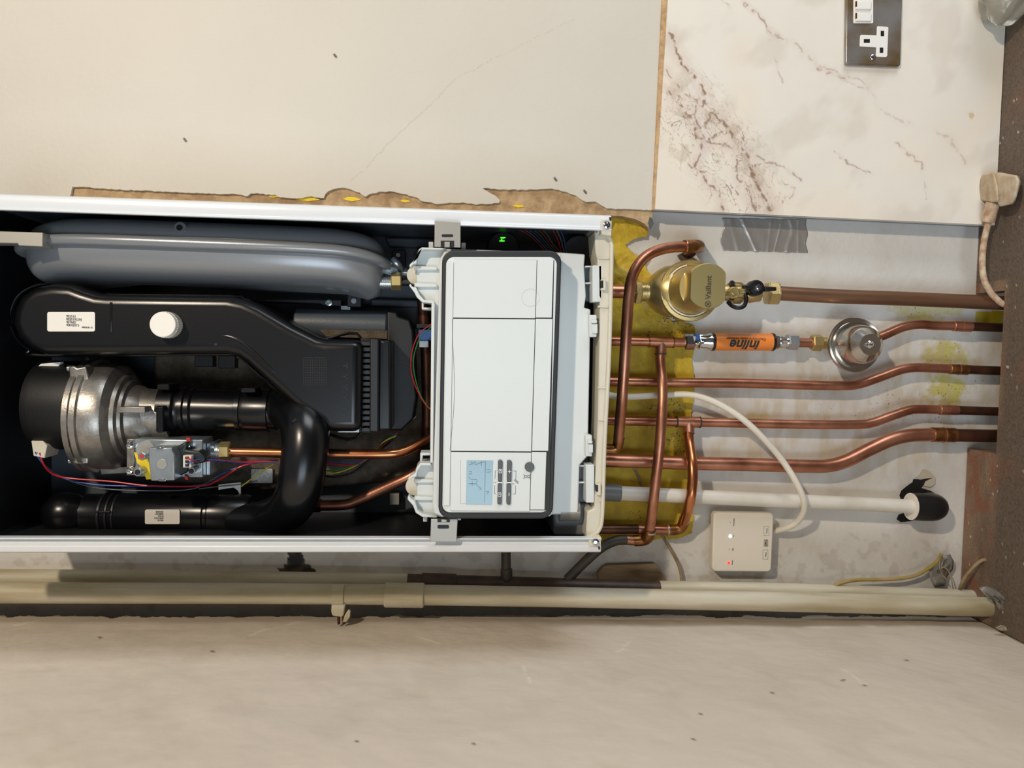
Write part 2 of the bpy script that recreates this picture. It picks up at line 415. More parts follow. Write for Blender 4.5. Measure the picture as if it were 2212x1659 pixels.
wall_back = surface('wall_back','wall_paint',(XL-.03,0,ZT-.35),(XR-XL+.03,0,0),(0,0,ZTOP-ZT+.35),640,860,back_cols,thick=0.0,dens=back_dens)
wall_back['kind'] = 'structure'
wall_back.modifiers.new('solid','SOLIDIFY').thickness = .08; wall_back.modifiers['solid'].offset = -1

# ragged thick plaster layer above the boiler
edge = [(-400,440),(0,442),(148,436),(156,404),(162,403),(270,410),(400,416),(500,419),(535,423),(541,417),(594,421),(603,426),(644,429),(667,424),(700,428),(703,419),(715,409),(732,405),(753,408),(776,415),(789,425),(797,419),(826,413),(854,414),(902,427),(910,434),(951,441),(971,437),(999,438),(1030,441),(1062,440),(1082,437),(1074,426),(1058,417),(1043,406),(1093,410),(1150,409),(1193,407),(1237,419),(1262,435),(1286,436),(1311,450),(1410,455)]
jl = [(1431,0),(1410,455)]
def upper_cols(p,u,v):
    x,z = p[:,0],p[:,2]
    c = np.tile(np.array(lin((206,200,187))),(len(p),1))
    w = (fbm(x,z,60,3)-.5)*9
    for pl,wd_ in (([(985,170),(900,255),(830,320),(760,392)],.5),([(1240,40),(1130,95),(985,170)],.3),([(0,0),(1,1)],.1)):
        c = blend(c,(150,130,100),sstep(wd_*1.6,wd_*.4,segd(u+w,v+w*.6,pl))*.45)
    for a,b in ((398,300),(1262,412),(1198,385),(722,118)): c = blend(c,(70,56,44),sstep(3.4,1.6,segd(u,v,[(a,b),(a+4,b+5)]))*.9)
    return c
LW = 0.033
UP = ragged(edge+[(1431,0),(1465,-900),(-900,-900)],6,1.3,3)
pw = [P(u,v,LW) for u,v in edge]; x0 = min(p.x for p in pw)-.01
zj = lambda x: P(1431,0,LW).z+(x-P(1431,0,LW).x)*(P(1410,455,LW).z-P(1431,0,LW).z)/(P(1410,455,LW).x-P(1431,0,LW).x)
def upper_keep(p,u,v): return inside(u,v,UP)
upper = surface('wall_right','upper_paint',(x0,-LW,P(1470,200,LW).z),(XR-x0,0,0),(0,0,ZTOP-P(1470,200,LW).z),560,900,upper_cols,keep=upper_keep,thick=LW-.0285,snap=(UP,LW))
upper['kind'] = 'structure'; upper.name = 'wall_upper'
# bare brown plaster behind it
B().prism([(-400,380),(-400,470),(0,470),(1300,500),(1318,466),(1345,467),(1372,473),(1390,482),(1400,492),(1408,475),(1411,455),(1411,300),(1300,200),(-400,200)],.028,.001).build('bare_plaster',  'plaster', upper)
# little yellow and blue-grey traces on the bare plaster
tr = B()
for a,b,w,h in ((665,430,26,5),(760,430,20,5),(875,434,12,3),(1120,445,14,3),(590,424,10,3)):
    tr.prism([(a-w,b),(a-w*.4,b-h),(a+w*.5,b-h*.7),(a+w,b+1),(a,b+h)],.0292,.027)
tr.build('yellow_traces','yellow_tag',upper)
tr = B()
for a,b,w,h in ((655,427,14,3),(690,429,10,3),(1406,482,6,14)): tr.prism([(a-w,b),(a-w*.4,b-h),(a+w*.5,b-h*.7),(a+w,b+1),(a,b+h)],.0288,.027)
tr.build('blue_traces','button_grey',upper)

# yellow painted patch round the pipes
yel = [(1150,440),(1322,460),(1345,466),(1382,477),(1400,490),(1397,520),(1404,548),(1395,575),(1408,602),(1400,640),(1440,690),(1498,700),(1508,738),(1494,775),(1500,830),(1498,850),(1494,900),(1496,960),(1494,1040),(1498,1100),(1494,1152),(1470,1162),(1430,1164),(1380,1172),(1300,1176),(1150,1176)]
def yel_dens(p,u,v):
    d = .28*sstep(.4,.7,fbm(p[:,0],p[:,2],20,74))
    for cx_,cy_,ru,rv in ((1440,715,75,50),(1440,880,70,36),(1465,955,46,40),(1375,1115,36,24),(1420,910,90,34),(1480,690,34,34)): d = np.maximum(d,.72*sstep(-.05,.5,blob(u,v,cx_,cy_,ru,rv)))
    return d
def yel_cols(p,u,v):
    x,z = p[:,0],p[:,2]
    c = np.tile(np.array(lin((206,176,38))),(len(p),1))
    c = blend(c,(176,142,30),np.clip((fbm(x,z,40,61)-.45)*2.5,0,.8))
    c = blend(c,(206,180,90),np.clip((fbm(x,z,60,63)-.62)*6,0,.8)*(v<700))
    return c
YL = ragged(yel,7,3.4,5)
def yel_keep(p,u,v):
    uu,vv = u,v
    hole = inside(uu,vv,[(1352,530),(1370,518),(1404,510),(1410,548),(1385,556),(1366,545)])
    return inside(uu,vv,YL)&~hole
ya = P(1250,1190,0); yb = P(1530,430,0)
surface('yellow_paint','yellow_paint',(ya.x,-.004,yb.z),(yb.x-ya.x,0,0),(0,0,P(1150,430,0).z-yb.z),330,190,yel_cols,keep=yel_keep,thick=.0035,
        hfn=lambda p,u,v: (fbm(p[:,0],p[:,2],50,91)*.006*sstep(760,640,v)+fbm(p[:,0],p[:,2],150,92)*.0012),parent=wall_back,snap=(YL,.004),dens=yel_dens)

# left wall, seen at a grazing angle
def side_cols(p,u,v):
    y,z = p[:,1],p[:,2]
    c = np.tile(np.array(lin((216,205,190))),(len(p),1))
    c = blend(c,(190,178,158),np.clip((fbm(y,z,18,3)-.55)*1.2,0,.2))
    for a,b in ((215,1375),(458,1407),(1020,1607),(1245,1235),(1668,1497),(1495,1595),(768,1598),(1510,1543),(1957,1424),(1820,1470),(1866,1482)):
        c = blend(c,(110,92,64),sstep(3.2,1.4,segd(u,v,[(a,b),(a+3,b+1)]))*.9)
    w = (fbm(y,z,120,6)-.5)*10
    for pl in ([(535,1378),(560,1366),(600,1358),(640,1345),(690,1338)],[(900,1376),(930,1385),(955,1392)],[(1130,1440),(1145,1475)],[(1330,1410),(1345,1402),(1362,1385)],[(1740,1352),(1790,1354)],[(1860,1350),(1890,1353)],[(1820,1446),(1870,1480)],[(30,1352),(80,1340)],[(920,1345),(980,1340)]):
        c = blend(c,(232,226,212),sstep(2.6,.8,segd(u+w,v+w*.5,pl))*.8)
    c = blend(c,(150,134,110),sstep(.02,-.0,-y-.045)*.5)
    return c
def side_keep(p,u,v):
    return (-p[:,1] > .014+.022*fbm(p[:,2],p[:,2]*0,60,7)+.004*fbm(p[:,2],p[:,2]*0,300,8))
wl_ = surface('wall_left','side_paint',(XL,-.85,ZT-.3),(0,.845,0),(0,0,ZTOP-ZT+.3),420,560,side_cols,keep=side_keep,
              hfn=lambda p,u,v:(fbm(p[:,1],p[:,2],9,11)-.5)*.006+(fbm(p[:,1],p[:,2],60,12)-.5)*.0012)
for pl in wl_.data.polygons: pl.use_smooth = True
wl_['kind'] = 'structure'
B().box(((XL-.05),-.43,(ZT-.3+ZTOP)/2),(.06,.84,ZTOP-ZT+.3)).build('wall_core','side_paint' if False else 'timber',wl_)

# worktop with a notch for the pipes
ND = -0.068; nx0 = P(2150,967,.0).x; nx1 = P(2150,640,.0).x
def wt_cols(p,u,v):
    x,y = p[:,0],p[:,1]
    c = np.tile(np.array(lin((114,99,84))),(len(p),1))
    g = fbm(x,y,500,3,2); c = blend(c,(74,64,56),sstep(.5,.7,g)*.5)
    c = blend(c,(140,92,70),sstep(.62,.8,fbm(x,y,12,5))*.35)
    st = sstep(-.085,-.06,y+(fbm(x,y,40,6)-.5)*.012)*(x<nx1+.02)
    s2 = blend(c,(150,124,100),np.ones(len(p))); s2 = blend(s2,(108,92,78),np.clip((fbm(x,y*3,18,19)-.4)*2.5,0,.8)); s2 = blend(s2,(146,92,68),sstep(.45,.75,fbm(x,y*2,22,9))*.8)
    c = c*(1-st[:,None])+s2*st[:,None]
    c = blend(c,(216,206,192),sstep(.87,.90,fbm(x,y,150,13,2)))
    return c
def wt_keep(p,u,v): return ~((p[:,0]>nx0)&(p[:,0]<nx1)&(p[:,1]>ND))
wt = surface('worktop','worktop',(XL+.002,-.62,ZT),(XR-XL,0,0),(0,.618,0),440,330,wt_cols,keep=wt_keep,thick=.03)
tag(wt,'dusty brown worktop with a notch cut out where the copper pipes pass down','worktop')

# marble
TM = .040
pl_l = [(1443,0),(1415,453)]
def mar_cols(p,u,v):
    x,z = p[:,0],p[:,2]
    c = np.tile(np.array(lin((232,226,214))),(len(p),1))
    c = blend(c,(238,220,196),np.clip((fbm(x,z,9,3)-.5)*1.8,0,.35))
    c = blend(c,(210,200,186),np.clip((fbm(x+z*.4,z,14,5)-.55)*3,0,.45))
    wu = (fbm(x,z,24,7)-.5)*34+(fbm(x,z,90,9)-.5)*15; wv = (fbm(x,z,24,11)-.5)*34+(fbm(x,z,90,13)-.5)*15
    U,V = u+wu,v+wv
    veins = [([(1442,70),(1480,130),(1510,180),(1530,250),(1570,280),(1600,310),(1620,340),(1645,400),(1668,456)],3.4,.95,34),
             ([(1440,200),(1480,240),(1500,270),(1505,330),(1500,370),(1540,400),(1560,450)],3.0,.9,30),
             ([(1442,150),(1465,190),(1500,215),(1518,300),(1590,320),(1600,380),(1640,456)],2.2,.8,26),
             ([(1460,270),(1510,255),(1500,300),(1560,290)],1.8,.8,0),([(1520,210),(1530,260),(1525,300)],2.4,.8,0),([(1480,350),(1500,380),(1530,380)],2,.7,0),
             ([(1610,0),(1650,45),(1668,65)],2.2,.75,12),([(1668,65),(1720,105),(1790,150),(1860,195)],1.6,.45,12),
             ([(1765,140),(1800,165),(1845,162),(1870,180)],1.7,.5,14),([(1560,0),(1580,20)],1.5,.4,6),
             ([(1670,120),(1690,180)],2.2,.35,8),([(1640,330),(1665,350),(1700,355),(1725,385)],1.6,.6,7),([(1795,320),(1830,345),(1885,375)],1.6,.65,7),
             ([(1690,390),(1715,405),(1705,435)],1.5,.5,8),([(1940,305),(1970,335),(2000,360)],1.7,.5,9),([(1870,190),(1905,240),(1960,270)],3,.25,18),([(2030,290),(2070,320),(2090,350)],3,.3,16),([(2010,385),(2005,430)],2,.35,5)]
    ft = fbm(x,z,130,15); 
    for pl,w,k,h in veins:
        dd = segd(U,V,pl)
        if h: c = blend(c,(205,182,170),sstep(h,0,dd)*k*.5*(.3+ft))
        c = blend(c,(146,118,98),sstep(w*1.5,w*.2,dd)*k*sstep(.34,.56,ft))
    # crackle inside the main vein field
    dm = segd(u,v,[(1445,230),(1500,330),(1620,456)]); dm2 = segd(u,v,[(1500,200),(1590,310),(1650,430)])
    fld = sstep(75,10,np.minimum(dm,dm2))
    a1 = (u*.55+v*.84)/1000; a2 = (u*.84-v*.55)/1000        # veins run down and to the right in the photo
    w1 = (fbm(x,z,30,61)-.5)*.02; w2 = (fbm(x,z,80,62)-.5)*.012
    r = np.abs(fbm(a1+w2,(a2+w1)*3.0,22,21,3)-.5); c = blend(c,(146,116,98),sstep(.020,.004,r)*fld*.85*sstep(.36,.52,fbm(x,z,60,23)))
    r = np.abs(fbm(a1+.3+w1,(a2+w2)*2.2,40,27,3)-.5); c = blend(c,(168,140,118),sstep(.020,.004,r)*fld*.6)
    c = blend(c,(150,132,96),sstep(.55,.7,fbm(x,z,50,29))*fld*.3)
    c = blend(c,(196,166,96),sstep(0,.5,blob(U,V,2097,245,14,14))*.6)
    return c
mx0 = P(1415,452,TM).x
def mar_keep(p,u,v): return inside(u,v,[(1443,0),(1415,452),(2400,498),(2400,-900),(1500,-900)])
xa = P(2300,494,TM).x-.01; za = P(1415,452,TM).z+.01
ms = surface('marble_splashback','marble',(xa,-TM,ZT+.001),(XR-xa,0,0),(0,0,za+.06-ZT),640,760,mar_cols,keep=mar_keep,thick=.013,snap=([(1443,0),(1415,452),(2400,498),(2400,-900),(1500,-900)],TM))
tag(ms,'cream marble wall panel with brown veins above the worktop','wall panel')
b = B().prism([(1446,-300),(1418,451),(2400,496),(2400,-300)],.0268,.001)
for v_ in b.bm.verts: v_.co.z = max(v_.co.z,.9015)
b.build('slab_shade_backing','shade_and_old_paint',ms)  # added backing, its blue-grey paints in the shaded underside of the slab
B().prism([(1431,-200),(1444,-200),(1443,0),(1415,453),(1409,453),(1430,0)],.036,.02).build('grout_joint','grout',ms)

# ------------------------------------------------------------------ the boiler
FD = 0.235                                          # front edge of the casing
uT = -95                                            # its top end, just outside the frame
oc = P(700,836,FD); boiler = thing('boiler','white wall-hung gas boiler with its front cover off, black insides and components showing','boiler',(P(700,800,0).x,-.12,P(1310,800,FD).z))
def vt(u): return 412+(u*50/1310)                   # outer edge line, upper side of the photo
def vb(u): return 1197-(u/1300)
zt = P(uT,800,FD).z; zb = P(1312,800,FD).z
xt = (P(0,412,FD).x+P(1310,462,FD).x)/2; xb = (P(0,1197,FD).x+P(1295,1196,FD).x)/2
def side_panel(name, xo, s, prof, m):
    b = B()
    def rg(z, top): 
        xo_ = (P(uT,412,FD).x if top else P(1310,462,FD).x) if s<0 else (P(uT,1197,FD).x if top else P(1295,1196,FD).x)
        return [Vector((xo_+s*a, -d, z)) for a,d in prof]
    a = b.ring(rg(zt,True)); c = b.ring(rg(zb,False)); b.bridge(a,c); b.bm.faces.new(a); b.bm.faces.new(c[::-1])
    return b.build(name, m, boiler, bev=.0012)
profU = [(0,.004),(0,.226),(.003,.231),(.010,.233),(.018,.231),(.0195,.235),(.0215,.235),(.0215,.228),(.003,.224),(.003,.004)]
profD = [(0,.004),(0,.228),(.002,.232),(.009,.233),(.012,.229),(.018,.226),(.0185,.235),(.0205,.235),(.0205,.222),(.003,.222),(.003,.004)]
side_panel('side_panel', xt, -1, profU, 'white_enamel'); side_panel('side_panel', xb, 1, profD, 'white_enamel')
def lining(s):
    b = B()
    x0_,x1_ = (P(uT,412,FD).x,P(1310,462,FD).x) if s<0 else (P(uT,1197,FD).x,P(1295,1196,FD).x)
    pts = []
    for d0,d1 in ((.012,.218),):
        for (a,dd) in ((.0045,d0),(.0045,d1),(.0065,d1),(.0065,d0)): pts.append((a,dd))
    a = b.ring([Vector((x0_+s*q,-d,zt)) for q,d in pts]); c = b.ring([Vector((x1_+s*q,-d,zb+.012)) for q,d in pts]); b.bridge(a,c); b.bm.faces.new(a); b.bm.faces.new(c[::-1])
    b.build('side_lining','grey_lining' if s<0 else 'black_lining',boiler)
lining(-1); lining(1)
xm = (xt+xb)/2; W = xt-xb
B().box((xm,-.008,(zt+zb)/2),(W-.012,.006,zt-zb)).build('rear_panel','grey_lining',boiler)
B().box((xm,-.119,zt+.002),(W,.230,.004)).build('top_panel','black_lining',boiler)
B().prism([(900,470),(1284,492),(1284,1160),(900,1160)],.012,.009).build('lower_rear_panel','black_lining',boiler)
B().prism([(1296,505),(1310,560),(1296,1150),(1290,1160),(1284,1150),(1284,500)],.06,.012).build('floor_panel','black_lining',boiler)

# bottom frame in cream plastic
fr = B()
fr.prism([(1284,499),(1296,499),(1308,505),(1317,517),(1323,535),(1322,600),(1318,700),(1312,800),(1307,950),(1303,1090),(1300,1128),(1293,1147),(1280,1160),(1266,1163),(1266,1150),(1269,1105),(1284,1098),(1287,1010),(1292,905),(1296,700),(1296,648),(1292,640),(1291,560),(1287,545)],.215,.165)
fo = fr.build('bottom_frame','cream_plastic',boiler,bev=.002)
b = B(); b.tube([P(1290,500,.217),P(1308,506,.217),(P(1320,526,.217)),P(1321,560,.217),P(1316,760,.217),P(1306,960,.217),P(1301,1110,.217),P(1293,1146,.217),P(1276,1160,.217)],.0028,10,6)
b.build('frame_rim','cream_plastic',fo)
for a in (555,660,835,905,1080): B().prism([(1292,a),(1316-(a-555)*.02,a+1),(1316-(a-555)*.02,a+5),(1292,a+4)],.2175,.21).build('frame_rib','cream_plastic',fo,bev=.0006)
for a,c in ((603,1299),(1046,1288)): B().rect(c,a,c+10,a+24,.222,.2).build('frame_catch','cream_plastic',fo,bev=.0006)
B().rect(1299,606,1303,622,.2225,.2).build('slot','black_matte',fo); B().rect(1288,1048,1292,1062,.2225,.2).build('slot','black_matte',fo)
for (u,v,c) in ((1310,486,((1296,475),(1322,472),(1321,510),(1300,506))),(1286,1171,((1272,1164),(1299,1160),(1298,1184),(1272,1180)))):
    cp = B().prism(list(c),.234,.20).build('corner_plate','cream_plastic',boiler,bev=.001)
    s_ = B(); p = P(u,v,.236); s_.lathe(p, OUT, [(rp(8.5,.236),0),(rp(8.5,.236),.0008),(rp(7.5,.236),.002),(rp(4.2,.236),.0028),(rp(3.6,.236),.001),(0,.001)],28)
    s_.build('screw','chrome',cp)
B().rect(1317,469,1321,476,.2355,.22).build('slot','black_matte',boiler); B().rect(1293,1181,1296,1187,.2355,.22).build('slot','black_matte',boiler)

# expansion vessel ---------------------------------------------------------
vx = .132
zc_ = (P(26,560,.17).z+P(826,560,.15).z)/2; za_ = (P(26,560,.17).z-P(826,560,.15).z)/2
def vessel():
    b = B(); n = 72; rows = []
    prof = []
    for k in range(-10,11):
        s_ = k/10; prof.append((s_*.048, (1-abs(s_)**3.0)**(1/2.4)*.72+.28))
    prof = [(-.050,.02)]+prof+[(.050,.02)]
    prev = None
    for sx_,sc_ in prof:
        sx_ = sx_*.72 if sx_ > 0 else sx_
        rg = []
        for k in range(n):
            a = 2*math.pi*k/n; ca,sa = math.cos(a),math.sin(a)
            e_ = 2/3.4; yy = math.copysign(abs(sa)**e_,sa)*.080*min(sc_,1); zz = math.copysign(abs(ca)**e_,ca)*za_*(1-(1-min(sc_,1))*(.10 if ca<0 else .3))
            rg.append(Vector((vx+sx_-.012*abs(ca)**6, -.112+yy, zc_+zz)))
        rg = b.ring(rg)
        if prev: b.bridge(prev,rg)
        else: b.bm.faces.new(rg[::-1])
        prev = rg
    b.bm.faces.new(prev); return b
ev = vessel().build('expansion_vessel','vessel_paint',boiler,sharp=60)
rim = B(); rr = []
for k in range(97):
    a = 2*math.pi*k/96; ca,sa = math.cos(a),math.sin(a)
    rr.append(Vector((vx-.001-.012*abs(ca)**6, -.112+math.copysign(abs(sa)**.588,sa)*.083, zc_+math.copysign(abs(ca)**.588,ca)*(za_+.005))))
rim.tube(rr,.0078,14,2).build('vessel_rim','vessel_paint',ev,sharp=60)
b = B(); b.prism([(-30,498),(93,502),(92,533),(40,531),(38,526),(-30,525)],.206,.180); b.build('vessel_bracket','bracket_steel',ev,bev=.001)
b = B(); p0 = P(418,516,.14); p1 = P(388,492,.19); b.cyl(p0,p1,.0085,20,ch=.001); dr = (p1-p0).normalized()
b.lathe(p0+(p1-p0)*.45,dr,[(.0125,0),(.0135,.003),(.009,.012)],20); b.build('stud','zinc',ev)
b = B(); dv = (p1-p0).normalized(); b.cyl(p1,p1+dv*.001,.004,16); b.build('stud_tip','black_matte',ev)
# fittings at the lower end of the vessel
b = B(); b.cyl(P(820,611,.13),P(848,611,.13),.0085,24)
for k in range(5): b.cyl(P(827+k*4,611,.13),P(829+k*4,611,.13),.0093,24)
b.build('threaded_neck','zinc',ev)
b = B(); b.nut(P(845,608,.13),P(868,608,.13),.0125,rot=math.pi/6); b.build('brass_nut','brass_smooth',ev)
b = B(); b.tube([P(866,609,.13),P(900,610,.13),P(930,612,.12)],.0055,16); b.build('hose','black_matte',ev)
b = B(); b.cyl(P(850,588,.10),P(900,588,.10),.0065,20); b.cyl(P(868,588,.10),P(880,588,.10),.008,20); b.build('steel_pipe','zinc',boiler)
b = B(); b.tube([P(846,560,.12),P(858,570,.12),P(866,584,.11)],.006,12); b.prism([(823,567),(850,575),(866,590),(850,600),(826,590)],.12,.08); b.build('vessel_clamp','zinc',ev,bev=.001)
b = B(); b.rrect(846,540,876,590,6,.03,.012); b.build('mounting_lug','soft_black',boiler,bev=.001)
b = B(); b.disc(860,551,4.5,.036,.02); b.build('rivet','zinc',boiler)
b = B(); b.disc(905,550,12,.06,.02); b.build('grommet','rubber',boiler)
# ledges of the rear panel
B().prism([(830,512),(950,515),(950,536),(840,534)],.02,.01).build('rear_ledge','grey_lining',boiler,bev=.003,seg=3); b = B(); b.prism([(800,645),(905,648),(905,664),(800,662)],.03,.01); b.build('rear_ledge','grey_lining',boiler,bev=.003,seg=3)

# heat exchanger block behind everything -------------------------------------
hx = B().prism([(330,745),(930,705),(905,1040),(560,1060),(330,1045)],.045,.015).build('heat_exchanger','cast_rough',boiler,bev=.006,seg=3)
b = B(); za1 = P(640,700,.07); zb1 = P(838,706,.07); b.cyl(za1,zb1,.024,32,ch=.002); b.build('exchanger_drum','grey_lining',hx)
b = B(); b.prism([(690,712),(836,714),(836,732),(705,727)],.10,.05); b.build('insulation_strip','cast_rough',hx)
b = B(); b.rect(736,660,757,694,.075,.03); b.build('strap','zinc',hx,bev=.0006)
b = B(); b.prism([(520,645),(738,648),(736,661),(700,660),(690,656),(560,652)],.08,.05); b.build('bracket_bar','soft_black',hx,bev=.001)
b = B(); b.rrect(750,637,780,663,2,.085,.05); b.build('bracket_block','soft_black',hx,bev=.001); b = B(); b.disc(764,650,5.5,.089,.08); b.build('pin','zinc',hx)
b = B(); p = P(711,654,.082); b.lathe(p,OUT,[(.005,0),(.0048,.003),(.003,.0035),(.0025,.001),(0,.001)],20); b.build('screw','zinc',hx)
b = B(); b.prism([(835,672),(858,674),(860,683),(885,690),(893,715),(900,860),(893,905),(868,930),(835,930)],.10,.04); b.build('end_cover','black_matte',hx,bev=.004,seg=3)

# air duct ---------------------------------------------------------------------
duct = [(21,700),(25,668),(40,638),(70,619),(110,612),(150,614),(176,624),(205,633),(230,635),(490,638),(526,645),(560,660),(630,702),(684,729),(702,733),(783,734),(781,934),(700,934),(690,915),(640,882),(570,818),(530,782),(512,770),(488,765),(96,768),(62,755),(35,732)]
ad = B().prism(duct,.181,.06).build('air_duct','black_plastic',boiler,bev=.0165,seg=7,sharp=55)
inner = [(38,700),(42,670),(60,645),(84,632),(150,632),(205,650),(488,655),(525,664),(600,706),(680,744),(702,748),(772,749),(770,918),(708,918),(698,905),(650,872),(580,806),(535,768),(515,757),(488,751),(100,753),(70,742),(48,724)]
b = B(); b.tube([P(u,v,.1745) for u,v in ((430,726),(470,724),(510,733),(545,757),(590,800),(625,832))],.0075,16,6,radii=[.003,.006,.0075,.0075,.007,.004]); b.build('duct_fold','black_plastic',ad)
b = B(); rimp = duct+[duct[0]]; b.tube([P(u,v,.118) for u,v in rimp],.0022,8,5); b.build('duct_seam','black_plastic',ad)
b = B(); b.prism([(236,652),(243,652),(242,720),(236,720)],.1818,.178); b.build('duct_ridge','black_plastic',b and ad,bev=.0015)
st = B().rrect(102,674,205,716,4,.1816,.1808).build('label_sticker','sticker',ad)
for k,s_ in enumerate(('902533','0020195295','407660','400420T3')): text('print',s_,143,683+k*6.3,.1816,rp(7.4,.18),'R','ink',st,tilt=-1.5,align='LEFT',sx=.85)
text('print','1800.00.00 / 10',188,707.5,.1816,rp(4.6,.18),'R','ink',st,tilt=-1.5,sx=.75)
b = B(); pc = P(351,701,.205); q = Vector((pc.x,-.180,pc.z)); b.cyl(q,pc,rp(26.5,.205),48,ch=.0008)
for k in range(48):
    a = 2*math.pi*k/48; r_ = rp(27,.2); c_ = q+Vector((r_*math.cos(a),-.009,r_*math.sin(a))); b.box(c_,(.0012,.016,.0012))
b.build('screw_cap','sticker',ad)
b = B(); b.disc(466,744,3,.1815,.178); b.build('dimple','soft_black',ad)
tm = B()
for k in range(5):
    yv = 790+k*23; tm.rect(741,yv-1.5,752,yv+1.5,.1817,.178); tm.rect(748,yv-6,751,yv+6,.1817,.178)
tm.build('t_marks','black_matte',ad)
gm = B()
for k in range(11): gm.rect(655+k*5,772,656+k*5,833,.1815,.178)
for k in range(12): gm.rect(655,772+k*5.4,706,773+k*5.4,.1815,.178)
gm.build('moulded_grid','black_matte',ad)
# ribbed collar beside it
rb = B().prism([(779,730),(803,731),(802,936),(777,935)],.150,.07).build('duct_collar','black_matte',boiler,bev=.001)
b = B()
for k in range(16): b.rect(780,738+k*12.4,801,747+k*12.4,.166,.14)
b.build('collar_rib','soft_black',rb,bev=.001)
b = B(); b.prism([(799,731),(818,732),(817,934),(798,933)],.172,.06); b.build('clamp_band','soft_black',rb,bev=.002)
b = B(); b.prism([(816,733),(845,734),(845,930),(815,932)],.160,.05); b.build('collar_body','black_plastic',rb,bev=.004,seg=3)
b = B(); b.rect(730,926,776,934,.12,.05); b.build('steel_lip','zinc',rb)

# fan ----------------------------------------------------------------------------
fc = P(100,897,.125); fz = lambda u: P(u,897,.165).z
def fa(u): return Vector((fc.x,-.115,fz(u)))
fr_ = rp(112,.125)
fm_ = lambda u: Vector((P(100,876,.125).x,-.112,fz(u))); mr_ = rp(93,.125)
fan = B().lathe(fm_(36),Vector((0,0,-1)),[(mr_*.78,0),(mr_*.95,.006),(mr_,.018),(mr_,(fz(36)-fz(158)))],64).build('fan_motor','black_matte',boiler)
L0 = fz(152)
hp = [(fr_*.98,0),(fr_*1.04,.001),(fr_*1.04,.008),(fr_*1.0,.0085),(fr_*1.0,.011),(fr_*1.06,.0115),(fr_*1.06,.018),(fr_*1.0,.019),(fr_*1.0,.040),(fr_*.96,.046),(fr_*.84,.052),(fr_*.80,.053),(fr_*.78,.058),(fr_*.70,.060),(fr_*.68,.064),(fr_*.60,.066),(fr_*.57,.074),(fr_*.48,.084),(fr_*.43,.092)]
vol = B().lathe(Vector((fc.x,-.115,L0)),Vector((0,0,-1)),hp,72).build('fan_housing','cast_alu',fan,sharp=28)
b = B(); b.lathe(Vector((fc.x+.004,-.115,fz(262))),Vector((0,0,-1)),[(rp(52),0),(rp(48),.015),(rp(45),.05)],40); b.build('fan_outlet','cast_alu',vol)
b = B(); b.rect(254,879,313,892,.168,.13); b.build('outlet_rib','cast_alu',vol,bev=.001)
for (pp) in ([(148,792),(160,790),(166,795),(185,791),(192,820),(175,822),(150,825)],[(152,968),(190,966),(190,1002),(160,1003),(151,990)]):
    b = B(); b.prism(pp,.168,.11); b.build('housing_lug','cast_alu',vol,bev=.002,seg=3)
for (u,v) in ((150,796),(153,996)):
    b = B(); b.cyl(P(u-3,v,.16),P(u+10,v,.16),.004,12); b.build('lug_bolt','zinc',vol)
b = B(); b.prism([(75,800),(88,786),(132,782),(120,800)],.140,.132); lb = b.build('fan_label','sticker',fan)
B().rect(86,793,112,795,.1406,.139).build('print','ink',lb)
B().prism([(67,952),(92,952),(102,962),(96,990),(72,985)],.155,.12).build('fan_connector','cream_plastic',fan,bev=.001)

# black pipe from the fan -----------------------------------------------------------
ax0 = Vector((P(470,886,.12).x,-.115,0))
def az(u): return Vector((ax0.x,-.115,P(u,886,.145).z))
R_ = rp(45,.12)
mp_ = B(); 
mp_.lathe(az(332),Vector((0,0,-1)),[(R_*.9,0),(R_*1.12,.002),(R_*1.14,.022),(R_*1.02,.025),(R_,.027),(R_*1.0,.030),(R_*1.06,.031),(R_*1.06,.036),(R_*.98,.038),(R_*.98,.044),(R_*1.02,.046),(R_*.96,.048),(R_*.94,.105),(R_*1.02,.106),(R_*1.02,.112),(R_*.98,.113),(R_*1.02,.118),(R_*1.02,.150),(R_*.94,.151),(R_*.92,.16)],56)
mx_ = mp_.build('mixing_pipe','black_plastic',boiler,sharp=30)
B().rrect(336,877,353,935,5,.162,.12).build('clip','black_plastic',mx_,bev=.002); B().rrect(338,829,366,842,3,.15,.11).build('clip','black_plastic',mx_,bev=.002)
B().rrect(520,838,552,848,3,.15,.12).build('clip','black_plastic',mx_,bev=.001)
# elbow hose
b = B(); b.tube([P(585,886,.115),P(618,886,.125),P(648,900,.15),P(660,940,.175),P(656,1000,.185),P(645,1060,.18),P(622,1100,.155),P(575,1118,.13),P(500,1120,.115)],rp(50,.16),40,8,radii=[rp(38,.12),rp(42,.13),rp(50,.15),rp(50,.17),rp(48,.17),rp(47,.17),rp(45,.15),rp(38,.13),rp(29,.11)])
hs = b.build('elbow_hose','black_plastic',boiler,sharp=70)
b = B(); p = P(636,912,.199); b.lathe(p,OUT,[(.0042,-.006),(.0046,.0),(.0036,.0012),(.0034,-.001),(0,-.001)],24); b.build('rubber_bung','rubber',hs)
